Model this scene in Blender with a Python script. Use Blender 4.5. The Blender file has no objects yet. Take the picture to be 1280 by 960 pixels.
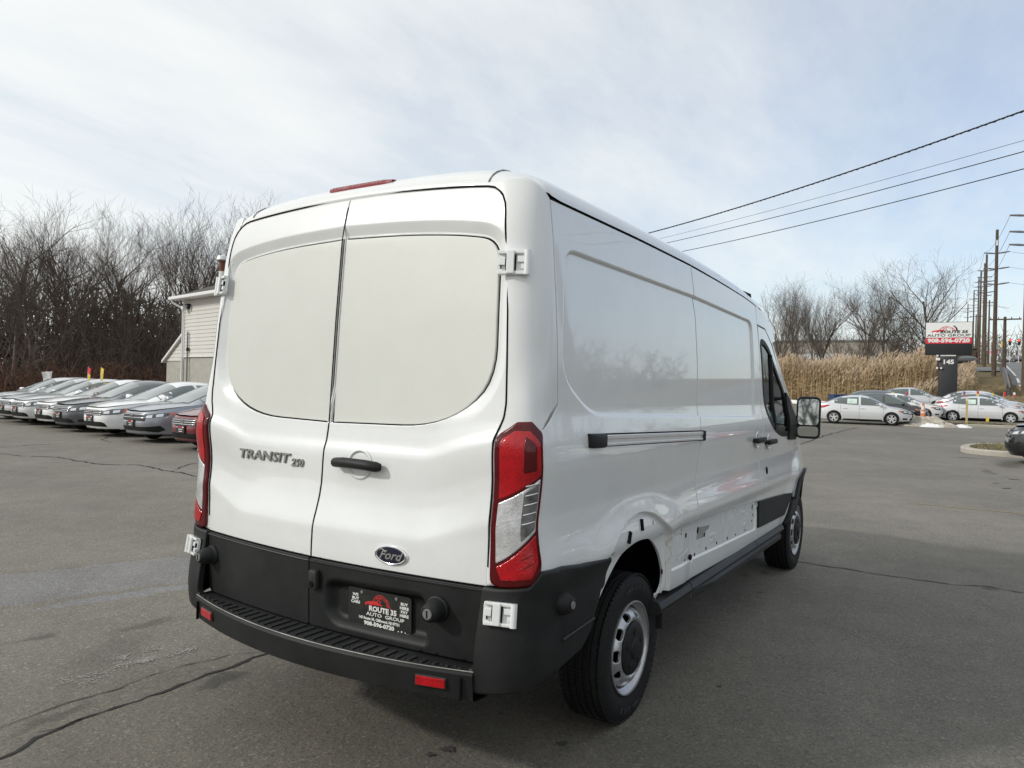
import bpy, bmesh, math, random
import numpy as np
from mathutils import Vector, Matrix, geometry
sc = bpy.context.scene; col = sc.collection
R = math.radians; PI = math.pi
rnd = random.Random(11)

# ------------------------------------------------------------------ camera, sky, sun, exposure
cam = bpy.data.objects.new('camera', bpy.data.cameras.new('camera')); col.objects.link(cam); sc.camera = cam
cam.data.sensor_width = 36; cam.data.lens = 26.02; cam.data.clip_end = 3000; cam.data.clip_start = .05
YAW, ROLL = .568, -.0249
fw = Vector((math.cos(YAW), math.sin(YAW), 0)); rt = Vector((math.sin(YAW), -math.cos(YAW), 0)); up = Vector((0, 0, 1))
r2 = rt*math.cos(ROLL) - up*math.sin(ROLL); u2 = rt*math.sin(ROLL) + up*math.cos(ROLL)
m = Matrix((r2, u2, -fw)).transposed().to_4x4(); m.translation = (-3.3814, -2.3818, 1.6253); cam.matrix_world = m

SUN = Vector((-.66, .55, .50)).normalized()
sl = bpy.data.lights.new('sun', 'SUN'); sl.energy = 2.15; sl.angle = R(3.0); sl.color = (1, .965, .90)
so = bpy.data.objects.new('sun', sl); col.objects.link(so); so.rotation_euler = SUN.to_track_quat('Z', 'Y').to_euler()

w = bpy.data.worlds.new('World'); sc.world = w; w.use_nodes = True
nt = w.node_tree; N = nt.nodes; LK = nt.links; N.clear()
def nd(t, **k):
    n = N.new(t)
    for a, b in k.items(): setattr(n, a, b)
    return n
def mth(op, a, b=None, clamp=False):
    n = nd('ShaderNodeMath', operation=op, use_clamp=clamp)
    for i, v in enumerate((a, b)):
        if v is None: continue
        if isinstance(v, (int, float)): n.inputs[i].default_value = v
        else: LK.new(v, n.inputs[i])
    return n.outputs[0]
out = nd('ShaderNodeOutputWorld'); bg = nd('ShaderNodeBackground'); bg.inputs[1].default_value = .136
sky = nd('ShaderNodeTexSky', sky_type='NISHITA', sun_disc=False); sky.sun_elevation = math.asin(SUN.z); sky.sun_rotation = math.atan2(SUN.x, SUN.y)
sky.dust_density = .6; sky.air_density = 1.2; sky.ozone_density = 3.0
tc = nd('ShaderNodeTexCoord'); sx = nd('ShaderNodeSeparateXYZ'); LK.new(tc.outputs['Generated'], sx.inputs[0])
zc = mth('ADD', mth('MAXIMUM', sx.outputs[2], 0.0), .16)
cx = nd('ShaderNodeCombineXYZ'); LK.new(mth('DIVIDE', sx.outputs[0], zc), cx.inputs[0]); LK.new(mth('DIVIDE', sx.outputs[1], zc), cx.inputs[1])
mp = nd('ShaderNodeMapping'); mp.inputs['Rotation'].default_value = (0, 0, R(-28)); mp.inputs['Scale'].default_value = (.8, 1.7, 1); mp.inputs['Location'].default_value = (.7, 1.9, 0)
LK.new(cx.outputs[0], mp.inputs[0])
n1 = nd('ShaderNodeTexNoise'); n1.inputs['Scale'].default_value = .75; n1.inputs['Detail'].default_value = 9; n1.inputs['Roughness'].default_value = .58; n1.inputs['Distortion'].default_value = .35
LK.new(mp.outputs[0], n1.inputs['Vector'])
n2 = nd('ShaderNodeTexNoise'); n2.inputs['Scale'].default_value = 2.6; n2.inputs['Detail'].default_value = 8; n2.inputs['Roughness'].default_value = .62
LK.new(mp.outputs[0], n2.inputs['Vector'])
dt = nd('ShaderNodeVectorMath', operation='DOT_PRODUCT'); LK.new(tc.outputs['Generated'], dt.inputs[0]); dt.inputs[1].default_value = SUN
cl = mth('ADD', mth('MULTIPLY', n1.outputs[0], .70), mth('MULTIPLY', n2.outputs[0], .34))
cl = mth('ADD', cl, mth('MULTIPLY', dt.outputs['Value'], .42))                       # veil thickens towards the sun
cl = mth('ADD', cl, mth('MULTIPLY', mth('POWER', mth('SUBTRACT', 1.0, mth('MAXIMUM', sx.outputs[2], 0.0)), 6.0), .35))
mr = nd('ShaderNodeMapRange', interpolation_type='SMOOTHSTEP'); LK.new(cl, mr.inputs[0])
for i, v in ((1, .08), (2, .86), (3, .30), (4, .95)): mr.inputs[i].default_value = v
mx = nd('ShaderNodeMix', data_type='RGBA'); LK.new(mr.outputs[0], mx.inputs[0]); tn = nd('ShaderNodeMix', data_type='RGBA', blend_type='MULTIPLY'); tn.inputs[0].default_value = 1; tn.inputs[7].default_value = (.92, 1.03, 1.16, 1); LK.new(sky.outputs[0], tn.inputs[6]); LK.new(tn.outputs[2], mx.inputs[6]); mx.inputs[7].default_value = (7.7, 7.85, 7.7, 1)
LK.new(mx.outputs[2], bg.inputs[0]); LK.new(bg.outputs[0], out.inputs[0])

vs = sc.view_settings; vs.view_transform = 'Standard'; vs.look = 'None'; vs.exposure = -0.1; vs.gamma = 1; vs.use_curve_mapping = False
sc.cycles.max_bounces = 8; sc.cycles.transparent_max_bounces = 16

# ------------------------------------------------------------------ materials
def mat(name, c, rough=.5, metal=0., coat=0., spec=.5, var=0., vscale=8., bump=0., bscale=60., ior=None, coatr=.03, var2=None):
    m = bpy.data.materials.new(name); m.use_nodes = True; t = m.node_tree; b = t.nodes['Principled BSDF']
    c = (*c, 1) if len(c) == 3 else c
    b.inputs['Base Color'].default_value = c; b.inputs['Roughness'].default_value = rough; b.inputs['Metallic'].default_value = metal
    b.inputs['Coat Weight'].default_value = coat; b.inputs['Coat Roughness'].default_value = coatr; b.inputs['Specular IOR Level'].default_value = spec
    if ior: b.inputs['IOR'].default_value = ior
    tc = t.nodes.new('ShaderNodeTexCoord')
    if var or var2:
        n = t.nodes.new('ShaderNodeTexNoise'); n.inputs['Scale'].default_value = vscale; n.inputs['Detail'].default_value = 6; n.inputs['Roughness'].default_value = .65
        t.links.new(tc.outputs['Object'], n.inputs['Vector'])
        r = t.nodes.new('ShaderNodeValToRGB'); r.color_ramp.elements[0].position = .3; r.color_ramp.elements[1].position = .7
        lo = [max(0, x*(1-var)) for x in c[:3]] if not var2 else list(var2)
        hi = [min(1, x*(1+var)) for x in c[:3]] if not var2 else list(c[:3])
        r.color_ramp.elements[0].color = (*lo, 1); r.color_ramp.elements[1].color = (*hi, 1)
        t.links.new(n.outputs[0], r.inputs[0]); t.links.new(r.outputs[0], b.inputs['Base Color'])
    if bump:
        n = t.nodes.new('ShaderNodeTexNoise'); n.inputs['Scale'].default_value = bscale; n.inputs['Detail'].default_value = 4
        t.links.new(tc.outputs['Object'], n.inputs['Vector'])
        u = t.nodes.new('ShaderNodeBump'); u.inputs['Strength'].default_value = bump; u.inputs['Distance'].default_value = .01
        t.links.new(n.outputs[0], u.inputs['Height']); t.links.new(u.outputs[0], b.inputs['Normal'])
    return m
def glass(name, tint=(.55, .68, .66), k=.55, rough=.02):
    m = bpy.data.materials.new(name); m.use_nodes = True; t = m.node_tree; t.nodes.remove(t.nodes['Principled BSDF'])
    o = t.nodes['Material Output']; tr = t.nodes.new('ShaderNodeBsdfTransparent'); tr.inputs[0].default_value = (*tint, 1)
    g = t.nodes.new('ShaderNodeBsdfGlossy'); g.inputs['Roughness'].default_value = rough
    f = t.nodes.new('ShaderNodeFresnel'); f.inputs[0].default_value = 1.55; x = t.nodes.new('ShaderNodeMixShader')
    t.links.new(f.outputs[0], x.inputs[0]); t.links.new(tr.outputs[0], x.inputs[1]); t.links.new(g.outputs[0], x.inputs[2]); t.links.new(x.outputs[0], o.inputs[0])
    return m
def emis(name, c, s):
    m = mat(name, (0, 0, 0)); b = m.node_tree.nodes['Principled BSDF']; b.inputs['Emission Color'].default_value = (*c, 1); b.inputs['Emission Strength'].default_value = s; return m

M = {}
M['white'] = mat('white_paint', (.745, .757, .75), .30, coat=1., var=.035, vscale=3.5)
M['blank'] = mat('dusty_white_panel', (.645, .65, .61), .45, coat=.15, coatr=.3, var2=(.615, .62, .58), vscale=5)
M['strip'] = mat('bare_white_strip', (.69, .70, .69), .5, var2=(.62, .62, .61), vscale=14, bump=.15, bscale=40)
M['glue'] = mat('dried_glue', (.62, .60, .55), .8, var=.15, vscale=60)
M['black'] = mat('black', (.012, .012, .013), .6)
M['void'] = mat('dark_gap', (.008, .008, .009), .9, spec=.1)
M['plastic'] = mat('black_textured_plastic', (.0125, .0135, .0135), .54, spec=.32, var=.45, vscale=5, bump=.12, bscale=500)
M['plasticlt'] = mat('worn_black_plastic', (.020, .021, .021), .50, spec=.38, var=.3, vscale=7, bump=.1, bscale=400)
M['rubber'] = mat('tyre_rubber', (.012, .012, .0125), .72, spec=.28, var=.25, vscale=30, bump=.1, bscale=150)
M['steel'] = mat('silver_wheel', (.52, .52, .53), .38, metal=.75, var=.12, vscale=10)
M['alloy'] = mat('bright_wheel', (.66, .67, .68), .35, metal=.3)
M['chrome'] = mat('chrome', (.75, .75, .76), .12, metal=1)
M['alu'] = mat('aluminium', (.70, .69, .67), .36, metal=.45, var=.06, vscale=20)
M['redlens'] = mat('red_lens', (.40, .003, .008), .12, spec=.45, coat=.3, var=.22, vscale=22, bump=.22, bscale=110)
M['reddark'] = mat('dark_red_lens', (.085, .002, .004), .14, spec=.45)
M['clear'] = mat('clear_lens', (.60, .60, .61), .2, metal=.35, coat=.6, var=.22, vscale=24, bump=.22, bscale=130)
M['cleardark'] = mat('clear_lens_dark', (.16, .165, .17), .12, metal=.3, coat=1, var=.6, vscale=22)
M['glass'] = glass('tinted_glass')
M['carglass'] = mat('car_glass', (.055, .078, .074), .03, coat=1, ior=1.7)
M['mirror'] = mat('mirror_glass', (.56, .58, .58), .03, metal=1)
M['oval'] = mat('navy_enamel', (.003, .005, .022), .25, coat=.4)
M['ink'] = mat('white_print', (.75, .75, .73), .6)
M['redink'] = mat('red_print', (.60, .03, .03), .5)
M['blackink'] = mat('black_print', (.02, .02, .022), .5)
M['grey'] = mat('grey_plastic', (.18, .18, .18), .5)
M['seat'] = mat('seat_fabric', (.05, .05, .055), .9)

# ------------------------------------------------------------------ helpers
def link(name, me, m, parent=None):
    o = bpy.data.objects.new(name, me); col.objects.link(o)
    if m is not None and len(me.materials) == 0: me.materials.append(m)
    if parent: o.parent = parent
    return o
def tag(o, label=None, cat=None, group=None, kind=None):
    if label: o['label'] = label
    if cat: o['category'] = cat
    if group: o['group'] = group
    if kind: o['kind'] = kind
    return o
def thing(name, label, cat, loc=(0, 0, 0), rz=0., group=None):
    o = bpy.data.objects.new(name, None); col.objects.link(o); o.location = loc; o.rotation_euler = (0, 0, rz); o.empty_display_size = .2
    return tag(o, label, cat, group)
def dup(root, loc, rz, label=None, s=None, group=None):
    def cp(o, p):
        c = o.copy(); col.objects.link(c)
        if p: c.parent = p
        for k in o.children: cp(k, c)
        return c
    r = cp(root, None); r.location = loc; r.rotation_euler = (0, 0, rz)
    if s: r.scale = (s, s, s) if isinstance(s, (int, float)) else s
    if label: r['label'] = label
    if group: r['group'] = group
    return r
def frame(o, x, y):      # matrix from origin and two axes
    x = Vector(x).normalized(); y = Vector(y); z = x.cross(y).normalized(); y = z.cross(x)
    mm = Matrix((x, y, z)).transposed().to_4x4(); mm.translation = o; return mm
class MB:
    def __init__(s): s.v = []; s.f = []
    def add(s, vs, fs, M=None):
        b = len(s.v); s.v += [tuple(M @ Vector(v)) if M else tuple(v) for v in vs]; s.f += [tuple(i+b for i in f) for f in fs]; return s
    def box(s, c, d, M=None, rz=0, bev=0.):
        x, y, z = d[0]/2, d[1]/2, d[2]/2; T = Matrix.Translation(c) @ Matrix.Rotation(rz, 4, 'Z')
        if M: T = M @ T
        if not bev:
            vs = [(a*x, b*y, e*z) for a in (-1, 1) for b in (-1, 1) for e in (-1, 1)]
            return s.add(vs, [(0, 1, 3, 2), (4, 6, 7, 5), (0, 4, 5, 1), (2, 3, 7, 6), (0, 2, 6, 4), (1, 5, 7, 3)], T)
        bm = bmesh.new(); bmesh.ops.create_cube(bm, size=1)
        bmesh.ops.scale(bm, vec=d, verts=bm.verts); bmesh.ops.bevel(bm, geom=bm.edges[:], offset=bev, segments=2, affect='EDGES', profile=.5)
        bm.verts.index_update(); s.add([v.co[:] for v in bm.verts], [[v.index for v in f.verts] for f in bm.faces], T); bm.free(); return s
    def tube(s, P, r, n=6, cap=True, M=None):
        P = [Vector(p) for p in P]; rs = r if isinstance(r, (list, tuple)) else [r]*len(P); vs = []; fs = []
        t0 = (P[1]-P[0]).normalized(); a = t0.orthogonal().normalized()
        for i, p in enumerate(P):
            t = (P[min(i+1, len(P)-1)]-P[max(i-1, 0)]).normalized(); a = (a-t*a.dot(t)); a = a.normalized() if a.length > 1e-6 else t.orthogonal().normalized(); b = t.cross(a)
            vs += [p+(a*math.cos(2*PI*k/n)+b*math.sin(2*PI*k/n))*rs[i] for k in range(n)]
        for i in range(len(P)-1):
            for k in range(n): fs.append((i*n+k, i*n+(k+1) % n, (i+1)*n+(k+1) % n, (i+1)*n+k))
        if cap: fs += [tuple(range(n))[::-1], tuple((len(P)-1)*n+k for k in range(n))]
        return s.add(vs, fs, M)
    def lathe(s, prof, n=32, M=None, axis='y'):
        vs = []; fs = []; k = len(prof)
        for i in range(n):
            a = 2*PI*i/n
            for r, h in prof: vs.append((r*math.cos(a), h, r*math.sin(a)) if axis == 'y' else (r*math.cos(a), r*math.sin(a), h))
        for i in range(n):
            j = (i+1) % n
            for q in range(k-1):
                f = (i*k+q, i*k+q+1, j*k+q+1, j*k+q); fs.append(f if axis == 'y' else f[::-1])
        return s.add(vs, fs, M)
    def prism(s, poly, d, M=None):   # polygon in local xy, thickness from z=0 up to z=d
        n = len(poly); vs = [(x, y, 0) for x, y in poly]+[(x, y, d) for x, y in poly]
        fs = [tuple(range(n))[::-1], tuple(range(n, 2*n))]+[(i, (i+1) % n, (i+1) % n+n, i+n) for i in range(n)]
        return s.add(vs, fs, M)
    def text(s, body, size, M, ext=.001, shear=0., sx=1., align='CENTER', bold=0.):
        cu = bpy.data.curves.new('t', 'FONT'); cu.body = body; cu.size = size; cu.shear = shear; cu.extrude = ext; cu.align_x = align; cu.align_y = 'CENTER'; cu.offset = bold; cu.resolution_u = 2
        o = bpy.data.objects.new('t', cu); col.objects.link(o); me = bpy.data.meshes.new_from_object(o)
        s.add([(v.co.x*sx, v.co.y, v.co.z) for v in me.vertices], [tuple(p.vertices) for p in me.polygons], M)
        bpy.data.objects.remove(o); bpy.data.curves.remove(cu); bpy.data.meshes.remove(me); return s
    def mesh(s, name, smooth=None):
        me = bpy.data.meshes.new(name); me.from_pydata(s.v, [], s.f); me.update()
        if smooth: me.polygons.foreach_set('use_smooth', [True]*len(me.polygons)); me.set_sharp_from_angle(angle=R(smooth))
        return me
    def build(s, name, m, parent=None, smooth=None): return link(name, s.mesh(name, smooth), m, parent)
def ss(a, b, x): t = np.clip((x-a)/(b-a), 0, 1); return t*t*(3-2*t)
def tab(pts, sm=.0):
    p = np.array(sorted(pts), float); st = .004; g = np.arange(p[0, 0]-.4, p[-1, 0]+.4, st); y = np.interp(g, p[:, 0], p[:, 1])
    lo = (p[1, 1]-p[0, 1])/(p[1, 0]-p[0, 0]); hi = (p[-1, 1]-p[-2, 1])/(p[-1, 0]-p[-2, 0])
    y = np.where(g < p[0, 0], p[0, 1]+lo*(g-p[0, 0]), y); y = np.where(g > p[-1, 0], p[-1, 1]+hi*(g-p[-1, 0]), y)
    if sm:
        k = np.exp(-(np.arange(-3*sm, 3*sm+st, st)/sm)**2/2); k /= k.sum(); h = len(k)//2; y = np.convolve(np.pad(y, h, mode='edge'), k, 'valid')[:len(g)]
    return lambda z: np.interp(z, g, y)
def rpoly(pts, rs, n=6):         # polygon with rounded corners
    o = []; k = len(pts); rs = rs if isinstance(rs, (list, tuple)) else [rs]*k
    for i in range(k):
        p = Vector(pts[i]); a = Vector(pts[i-1]); b = Vector(pts[(i+1) % k]); r = rs[i]
        if r <= 0: o.append(tuple(p)); continue
        q0 = p+(a-p).normalized()*min(r, (a-p).length*.49); q1 = p+(b-p).normalized()*min(r, (b-p).length*.49)
        for j in range(n+1):
            t = j/n; v = q0*(1-t)**2+p*2*t*(1-t)+q1*t*t; o.append((v.x, v.y))
    return o
def dens(poly, d):
    o = []
    for i in range(len(poly)):
        a = np.array(poly[i]); b = np.array(poly[(i+1) % len(poly)]); n = max(1, int(math.ceil(np.linalg.norm(b-a)/d)))
        for j in range(n): o.append(a+(b-a)*j/n)
    return np.array(o)
def pip(p, poly):
    x, y = p[:, 0][:, None], p[:, 1][:, None]; a = np.array(poly); b = np.roll(a, -1, 0)
    with np.errstate(divide='ignore', invalid='ignore'):
        c = ((a[:, 1] > y) != (b[:, 1] > y)) & (x < (b[:, 0]-a[:, 0])*(y-a[:, 1])/(b[:, 1]-a[:, 1])+a[:, 0])
    return c.sum(1) % 2 == 1
def sdf(u, v, poly):             # distance to a polygon, negative inside
    p = np.stack([np.ravel(u), np.ravel(v)], 1); a = np.array(poly, float); b = np.roll(a, -1, 0); d = np.full(len(p), 1e9)
    for A, B in zip(a, b):
        e = B-A; q = p-A; t = np.clip((q@e)/max(e@e, 1e-12), 0, 1); d = np.minimum(d, np.linalg.norm(q-t[:, None]*e, axis=1))
    return np.where(pip(p, poly), -d, d).reshape(np.shape(u))
def skin(name, outer, F, res, m, parent, holes=(), depth=.012, off=0., ctr=(1.5, 0, 1.2), inset=.004, drop=.0018, feat=()):
    """a sheet of the surface F(u,v) bounded by outlines, its edges rolled over and turned inwards"""
    loops = [dens(outer, res*.8)]+[dens(h, res*.8) for h in holes]
    oa = np.array(outer); lo, hi = oa.min(0), oa.max(0)
    gu, gv = np.meshgrid(np.arange(lo[0]+res*.5, hi[0], res), np.arange(lo[1]+res*.5, hi[1], res)); G = np.stack([gu.ravel(), gv.ravel()], 1)
    ins = []; edge = np.concatenate(loops)
    for L in loops:
        t = np.roll(L, -1, 0)-np.roll(L, 1, 0); t /= np.linalg.norm(t, axis=1)[:, None]+1e-9; nn = np.stack([t[:, 1], -t[:, 0]], 1)*inset
        for sgn in (1, -1): ins.append(L+nn*sgn)
    def good(P):
        k = pip(P, outer)
        for h in holes: k &= ~pip(P, h)
        return k
    def far(P, Q, d):
        k = np.ones(len(P), bool)
        for i in range(0, len(P), 2000): k[i:i+2000] = (((P[i:i+2000, None]-Q[None])**2).sum(2).min(1) > d*d)
        return k
    I = np.concatenate(ins); I = I[good(I)]; I = I[far(I, edge, inset*.7)] if len(I) else I
    fp = np.array([q for f in feat for q in f]) if len(feat) else np.zeros((0, 2))
    if len(fp): fp = fp[good(fp)]; fp = fp[far(fp, edge, res*.3)] if len(fp) else fp
    G = G[good(G)]; av = np.concatenate([edge, fp]) if len(fp) else edge
    if len(G): G = G[far(G, av, res*.55)]
    P = np.concatenate([edge, I, fp, G]); E = []; b = 0
    for L in loops: E += [(b+i, b+(i+1) % len(L)) for i in range(len(L))]; b += len(L)
    r = geometry.delaunay_2d_cdt([Vector(p) for p in P], E, [], 0, 1e-6)
    V = np.array([tuple(v) for v in r[0]]); T = np.array([tuple(f) for f in r[2]])
    c = V[T].mean(1); T = T[good(c)]
    orig = np.array([o[0] if o else -1 for o in r[3]])
    def ev(Q): return F(Q[:, 0], Q[:, 1])
    h = .002; X = ev(V); n = np.cross(ev(V+[h, 0])-ev(V-[h, 0]), ev(V+[0, h])-ev(V-[0, h])); n /= np.linalg.norm(n, axis=1)[:, None]+1e-12
    if (n*(X-np.array(ctr))).sum() < 0: n = -n; T = T[:, ::-1]
    X = X+n*off; ne = len(edge); inv = {o: i for i, o in enumerate(orig) if o >= 0}
    Xr = X.copy(); Nn = n.copy(); fl = []; b = 0
    side = []
    for L in loops:
        ids = [inv.get(b+i) for i in range(len(L))]; b += len(L); ids = [i for i in ids if i is not None]; side.append(ids)
        for i in ids: X[i] = Xr[i]-n[i]*drop
    vs = X.tolist(); nv = Nn.tolist(); fs = T.tolist(); flip = None
    # orientation of the boundary from the triangles themselves
    he = {(t[i], t[(i+1) % 3]) for t in fs for i in range(3)}
    for ids in side:
        m0 = len(vs); k = len(ids); sg = 1 if (ids[0], ids[1]) in he else -1
        q = X[ids]; tg = np.roll(q, -1, 0)-np.roll(q, 1, 0); tg /= np.linalg.norm(tg, axis=1)[:, None]+1e-12
        ou = np.cross(tg, n[ids])*sg; ou /= np.linalg.norm(ou, axis=1)[:, None]+1e-12
        for j, i in enumerate(ids):
            a = n[i]+ou[j]*.9; nv[i] = (a/np.linalg.norm(a)).tolist()
        if depth:
            vs += q.tolist()+(q-n[ids]*depth).tolist(); nv += ou.tolist()*2
            for j in range(k):
                f = (m0+j, m0+(j+1) % k, m0+k+(j+1) % k, m0+k+j); fs.append(f[::-1] if sg > 0 else f)
    me = bpy.data.meshes.new(name); me.from_pydata(vs, [], [tuple(f) for f in fs]); me.polygons.foreach_set('use_smooth', [True]*len(me.polygons))
    me.normals_split_custom_set_from_vertices(nv)
    return link(name, me, m, parent)
def line(F, pts, r, name, m, parent, off=0., n=5, d=.03):     # a thin bead following a surface through (u,v) points
    P = []
    for a, b in zip(pts[:-1], pts[1:]):
        k = max(1, int(math.dist(a, b)/d)); P += [(a[0]+(b[0]-a[0])*i/k, a[1]+(b[1]-a[1])*i/k) for i in range(k)]
    P.append(pts[-1]); A = np.array(P); return MB().tube([tuple(q) for q in F(A[:, 0], A[:, 1])], r, n).build(name, m, parent, 60)
# ------------------------------------------------------------------ the van (x forward from the rear axle, y left, z up)
van = thing('cargo_van', 'big white high-roof cargo van seen from its right rear corner, lower side trim torn off', 'van')
Wz = tab([(.3, .965), (.45, .975), (.5, .988), (.56, .998), (.62, 1.0), (.75, 1.0), (.86, 1.004), (.895, 1.026), (.94, 1.024), (1.04, 1.004), (1.12, .998), (1.22, 1.008), (1.32, 1.020), (1.40, 1.016), (1.47, 1.003), (1.52, .994), (1.7, .988), (1.85, .980), (2.04, .966), (2.2, .953), (2.35, .935), (2.42, .920)], .016)
zg = tab([(-1.2, 2.360), (0, 2.352), (.77, 2.337), (1.4, 2.309), (1.93, 2.277), (2.17, 2.25), (2.5, 2.21), (2.83, 2.165), (3.2, 2.1)], .08)
PAN = rpoly([(-.775, 2.172), (.8, 2.155), (2.04, 2.112), (2.02, 1.432), (.78, 1.466), (-.57, 1.502), (-.835, 1.66)], [.09, 0, .09, .07, 0, .12, .12], 8)
ARCH = rpoly([(-.66, .42), (-.53, .62), (-.44, .71), (-.33, .80), (-.22, .868), (-.10, .895), (.05, .885), (.17, .84), (.255, .765), (.31, .67), (.30, .60), (.235, .52), (.19, .42)], .05, 3)
LIP = rpoly([(-.75, .60), (-.56, .82), (-.44, .90), (-.33, .975), (-.20, 1.02), (-.06, 1.03), (.09, 1.0), (.22, .93), (.33, .875), (.355, .60), (.33, .40), (-.75, .40)], .06, 4)
STRIP = [(.362, .880), (1.2, .852), (2.16, .818), (2.13, .612), (1.2, .637), (.362, .665)]
A2 = (3.75, .37)
FA = [(3.03, .42), (3.24, .58)]+[(A2[0]+.47*math.cos(a), A2[1]+.47*math.sin(a)) for a in np.linspace(PI*.83, .12, 22)]+[(4.23, .30), (3.1, .30)]
def ring(poly, offs, d=.014):
    P = dens(poly, d); t = np.roll(P, -1, 0)-np.roll(P, 1, 0); t /= np.linalg.norm(t, axis=1)[:, None]+1e-9; n = np.stack([t[:, 1], -t[:, 0]], 1)
    return [P+n*o for o in offs]
def Yside(x, z, sd=1):
    x = np.asarray(x, float); z = np.asarray(z, float)
    wv = Wz(z)-.17*np.maximum(0, x-3.3)**2-.06*ss(2.3, 3.6, x)*ss(1.5, 2.2, z)
    r = np.hypot((x+.08)*.92, z-.36); wv = wv+.018*ss(.80, .62, r)*ss(.45, .62, z)*ss(1.13, 1.05, z)
    r = np.hypot(x-3.75, z-.36); wv = wv+.02*ss(.84, .66, r)*ss(.45, .6, z)
    wv = wv-.012*ss(.006, -.008, sdf(x, z, PAN))
    if sd > 0:
        wv = wv-.016*ss(.004, -.004, sdf(x, z, STRIP))
    wv = wv-.028*ss(.005, -.004, sdf(x, z, LIP))
    return wv
def SIDE(sd, flat=False):
    if flat: return lambda x, z: np.stack([x, -sd*(Wz(z)-.17*np.maximum(0, x-3.3)**2), z], 1)
    return lambda x, z: np.stack([x, -sd*Yside(x, z, sd), z], 1)
xr = tab([(.3, -1.12), (.58, -1.146), (.71, -1.15), (.9, -1.153), (1.0, -1.149), (1.06, -1.130), (1.118, -1.113), (1.18, -1.102), (1.27, -1.098), (1.325, -1.094), (1.36, -1.078), (1.43, -1.068), (1.9, -1.041), (2.24, -1.016), (2.30, -1.006), (2.37, -.991), (2.437, -.972), (2.50, -.945)], .013)
WIN = {s: rpoly([(.036 if s < 0 else .054, 1.436), (.036 if s < 0 else .054, 2.258), (.045+s*.37, 2.246), (.02+s*.64, 2.218), (s*.80, 2.185), (s*.815, 1.61), (s*.57, 1.447)], [0, 0, .2, .1, .10, .16, .2], 6) for s in (-1, 1)}
WIN[1] = WIN[1][::-1]
def XR(y, z, win=True):
    y = np.asarray(y, float); z = np.asarray(z, float); a = np.abs(y-.02)
    k = np.maximum(0, a-.50); k = np.where(k < .1, k*k/.2, k-.05)
    ze = np.where(z < 1.60, z-.34*k*ss(.86, 1.0, z)*ss(1.6, 1.36, z), z)
    x = xr(ze)+.088*y*y*ss(1.42, 1.0, z)
    if win:
        d = np.minimum(sdf(y, z, WIN[1]), sdf(y, z, WIN[-1])); k = np.clip((.058-d)/.050, 0, 1); k = np.where(k < .16, k*k/.32, k-.08)/.92; x = x+.022*k*ss(1.45, 1.62, z)
    return x
REAR = lambda y, z: np.stack([XR(y, z), y, z], 1)
REAR0 = lambda y, z: np.stack([XR(y, z, False), y, z], 1)
yd = tab([(.3, .82), (.86, .830), (1.2, .836), (1.44, .843), (1.495, .872), (1.55, .876), (1.9, .858), (2.2, .826), (2.30, .812), (2.40, .79), (2.5, .77)], .02)
def CORN(sd):
    def f(t, z):
        t = np.asarray(t, float); z = np.asarray(z, float); y1 = yd(z)-.002; x1 = XR(y1, z, False); xs = -.87+0*z; y2 = Wz(z); k = np.clip((2.42-z)/.2, 0, 1)
        cx_, cy_ = x1+.006, y2+.004
        c = np.clip(t, 0, 1)
        a_, b_, d_ = (1-c)**2, 2*c*(1-c)*(1.6-.9*ss(1.46, 1.75, z)), c*c; q_ = a_+b_+d_
        X = (a_*x1+b_*cx_+d_*xs)/q_; Y = (a_*y1+b_*cy_+d_*y2)/q_
        X = X+np.minimum(t, 0)*0; X = np.where(t > 1, xs+(t-1)*.45, X); Y = np.where(t > 1, y2, Y); Y = np.where(t < 0, y1+t*.25, Y)
        return np.stack([X, -sd*Y, z], 1)
    return f
ztop = lambda y: 2.437-.0726*y*y
CROWN = .185; GW = .937
def ROOF(x, y):
    x = np.asarray(x, float); y = np.asarray(y, float)
    g = GW-.05*ss(-.86, -.985, x)-.10*np.clip((x-2.3)/.55, 0, 1)**2; q = np.clip(np.abs(y)/g, 0, 1)
    base = zg(x)*ss(-.985, -.80, x)+(1-ss(-.985, -.80, x))*2.44
    c = CROWN*np.sqrt(np.maximum(1-q**4, 0)); h = np.clip((-.70-x)/.2735, 0, 1); rr = np.sqrt(np.maximum(1-h**2.6, 0)+1e-5)
    zb = zg(x)*np.ones_like(x); z1 = zb+c
    zr = ztop(y)+.005
    return np.stack([x, y, np.where(x < -.70, zr+(z1-zr)*rr, z1)], 1)
# inner dark shell and floor
b = MB()
for (x0, x1, z0, z1, k) in ((-.98, 2.22, .92, 2.34, .035), ):
    zs = np.linspace(z0, z1, 14); vsx = []; n = 0
    for z in zs:
        wv = float(Wz(z))-k; xa = float(XR(0, z))+.115 if z < 2.44 else x0
        vsx += [(xa, -(wv-.17), z), (xa+.14, -wv, z), (x1, -wv, z), (x1, wv, z), (xa+.14, wv, z), (xa, wv-.17, z)]
    fs = []
    for i in range(13):
        for j in range(6): fs.append((i*6+j, i*6+(j+1) % 6, (i+1)*6+(j+1) % 6, (i+1)*6+j))
    fs += [tuple(range(6))[::-1], tuple(78+j for j in range(6))]; b.add(vsx, fs)
b.box((1.7, 0, .62), (5.0, 1.24, .62)); b.box((1.73, 0, .68), (2.5, 1.90, .50)); b.box((-.83, 0, .80), (.46, 1.66, .30)); b.box((2.9, 0, .96), (1.6, 1.86, .10)); b.box((-.98, 0, .66), (.14, 1.60, .40))
b.box((4.3, 0, .75), (.5, 1.2, .6))
b.build('inner_shell', M['void'], van)
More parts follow.
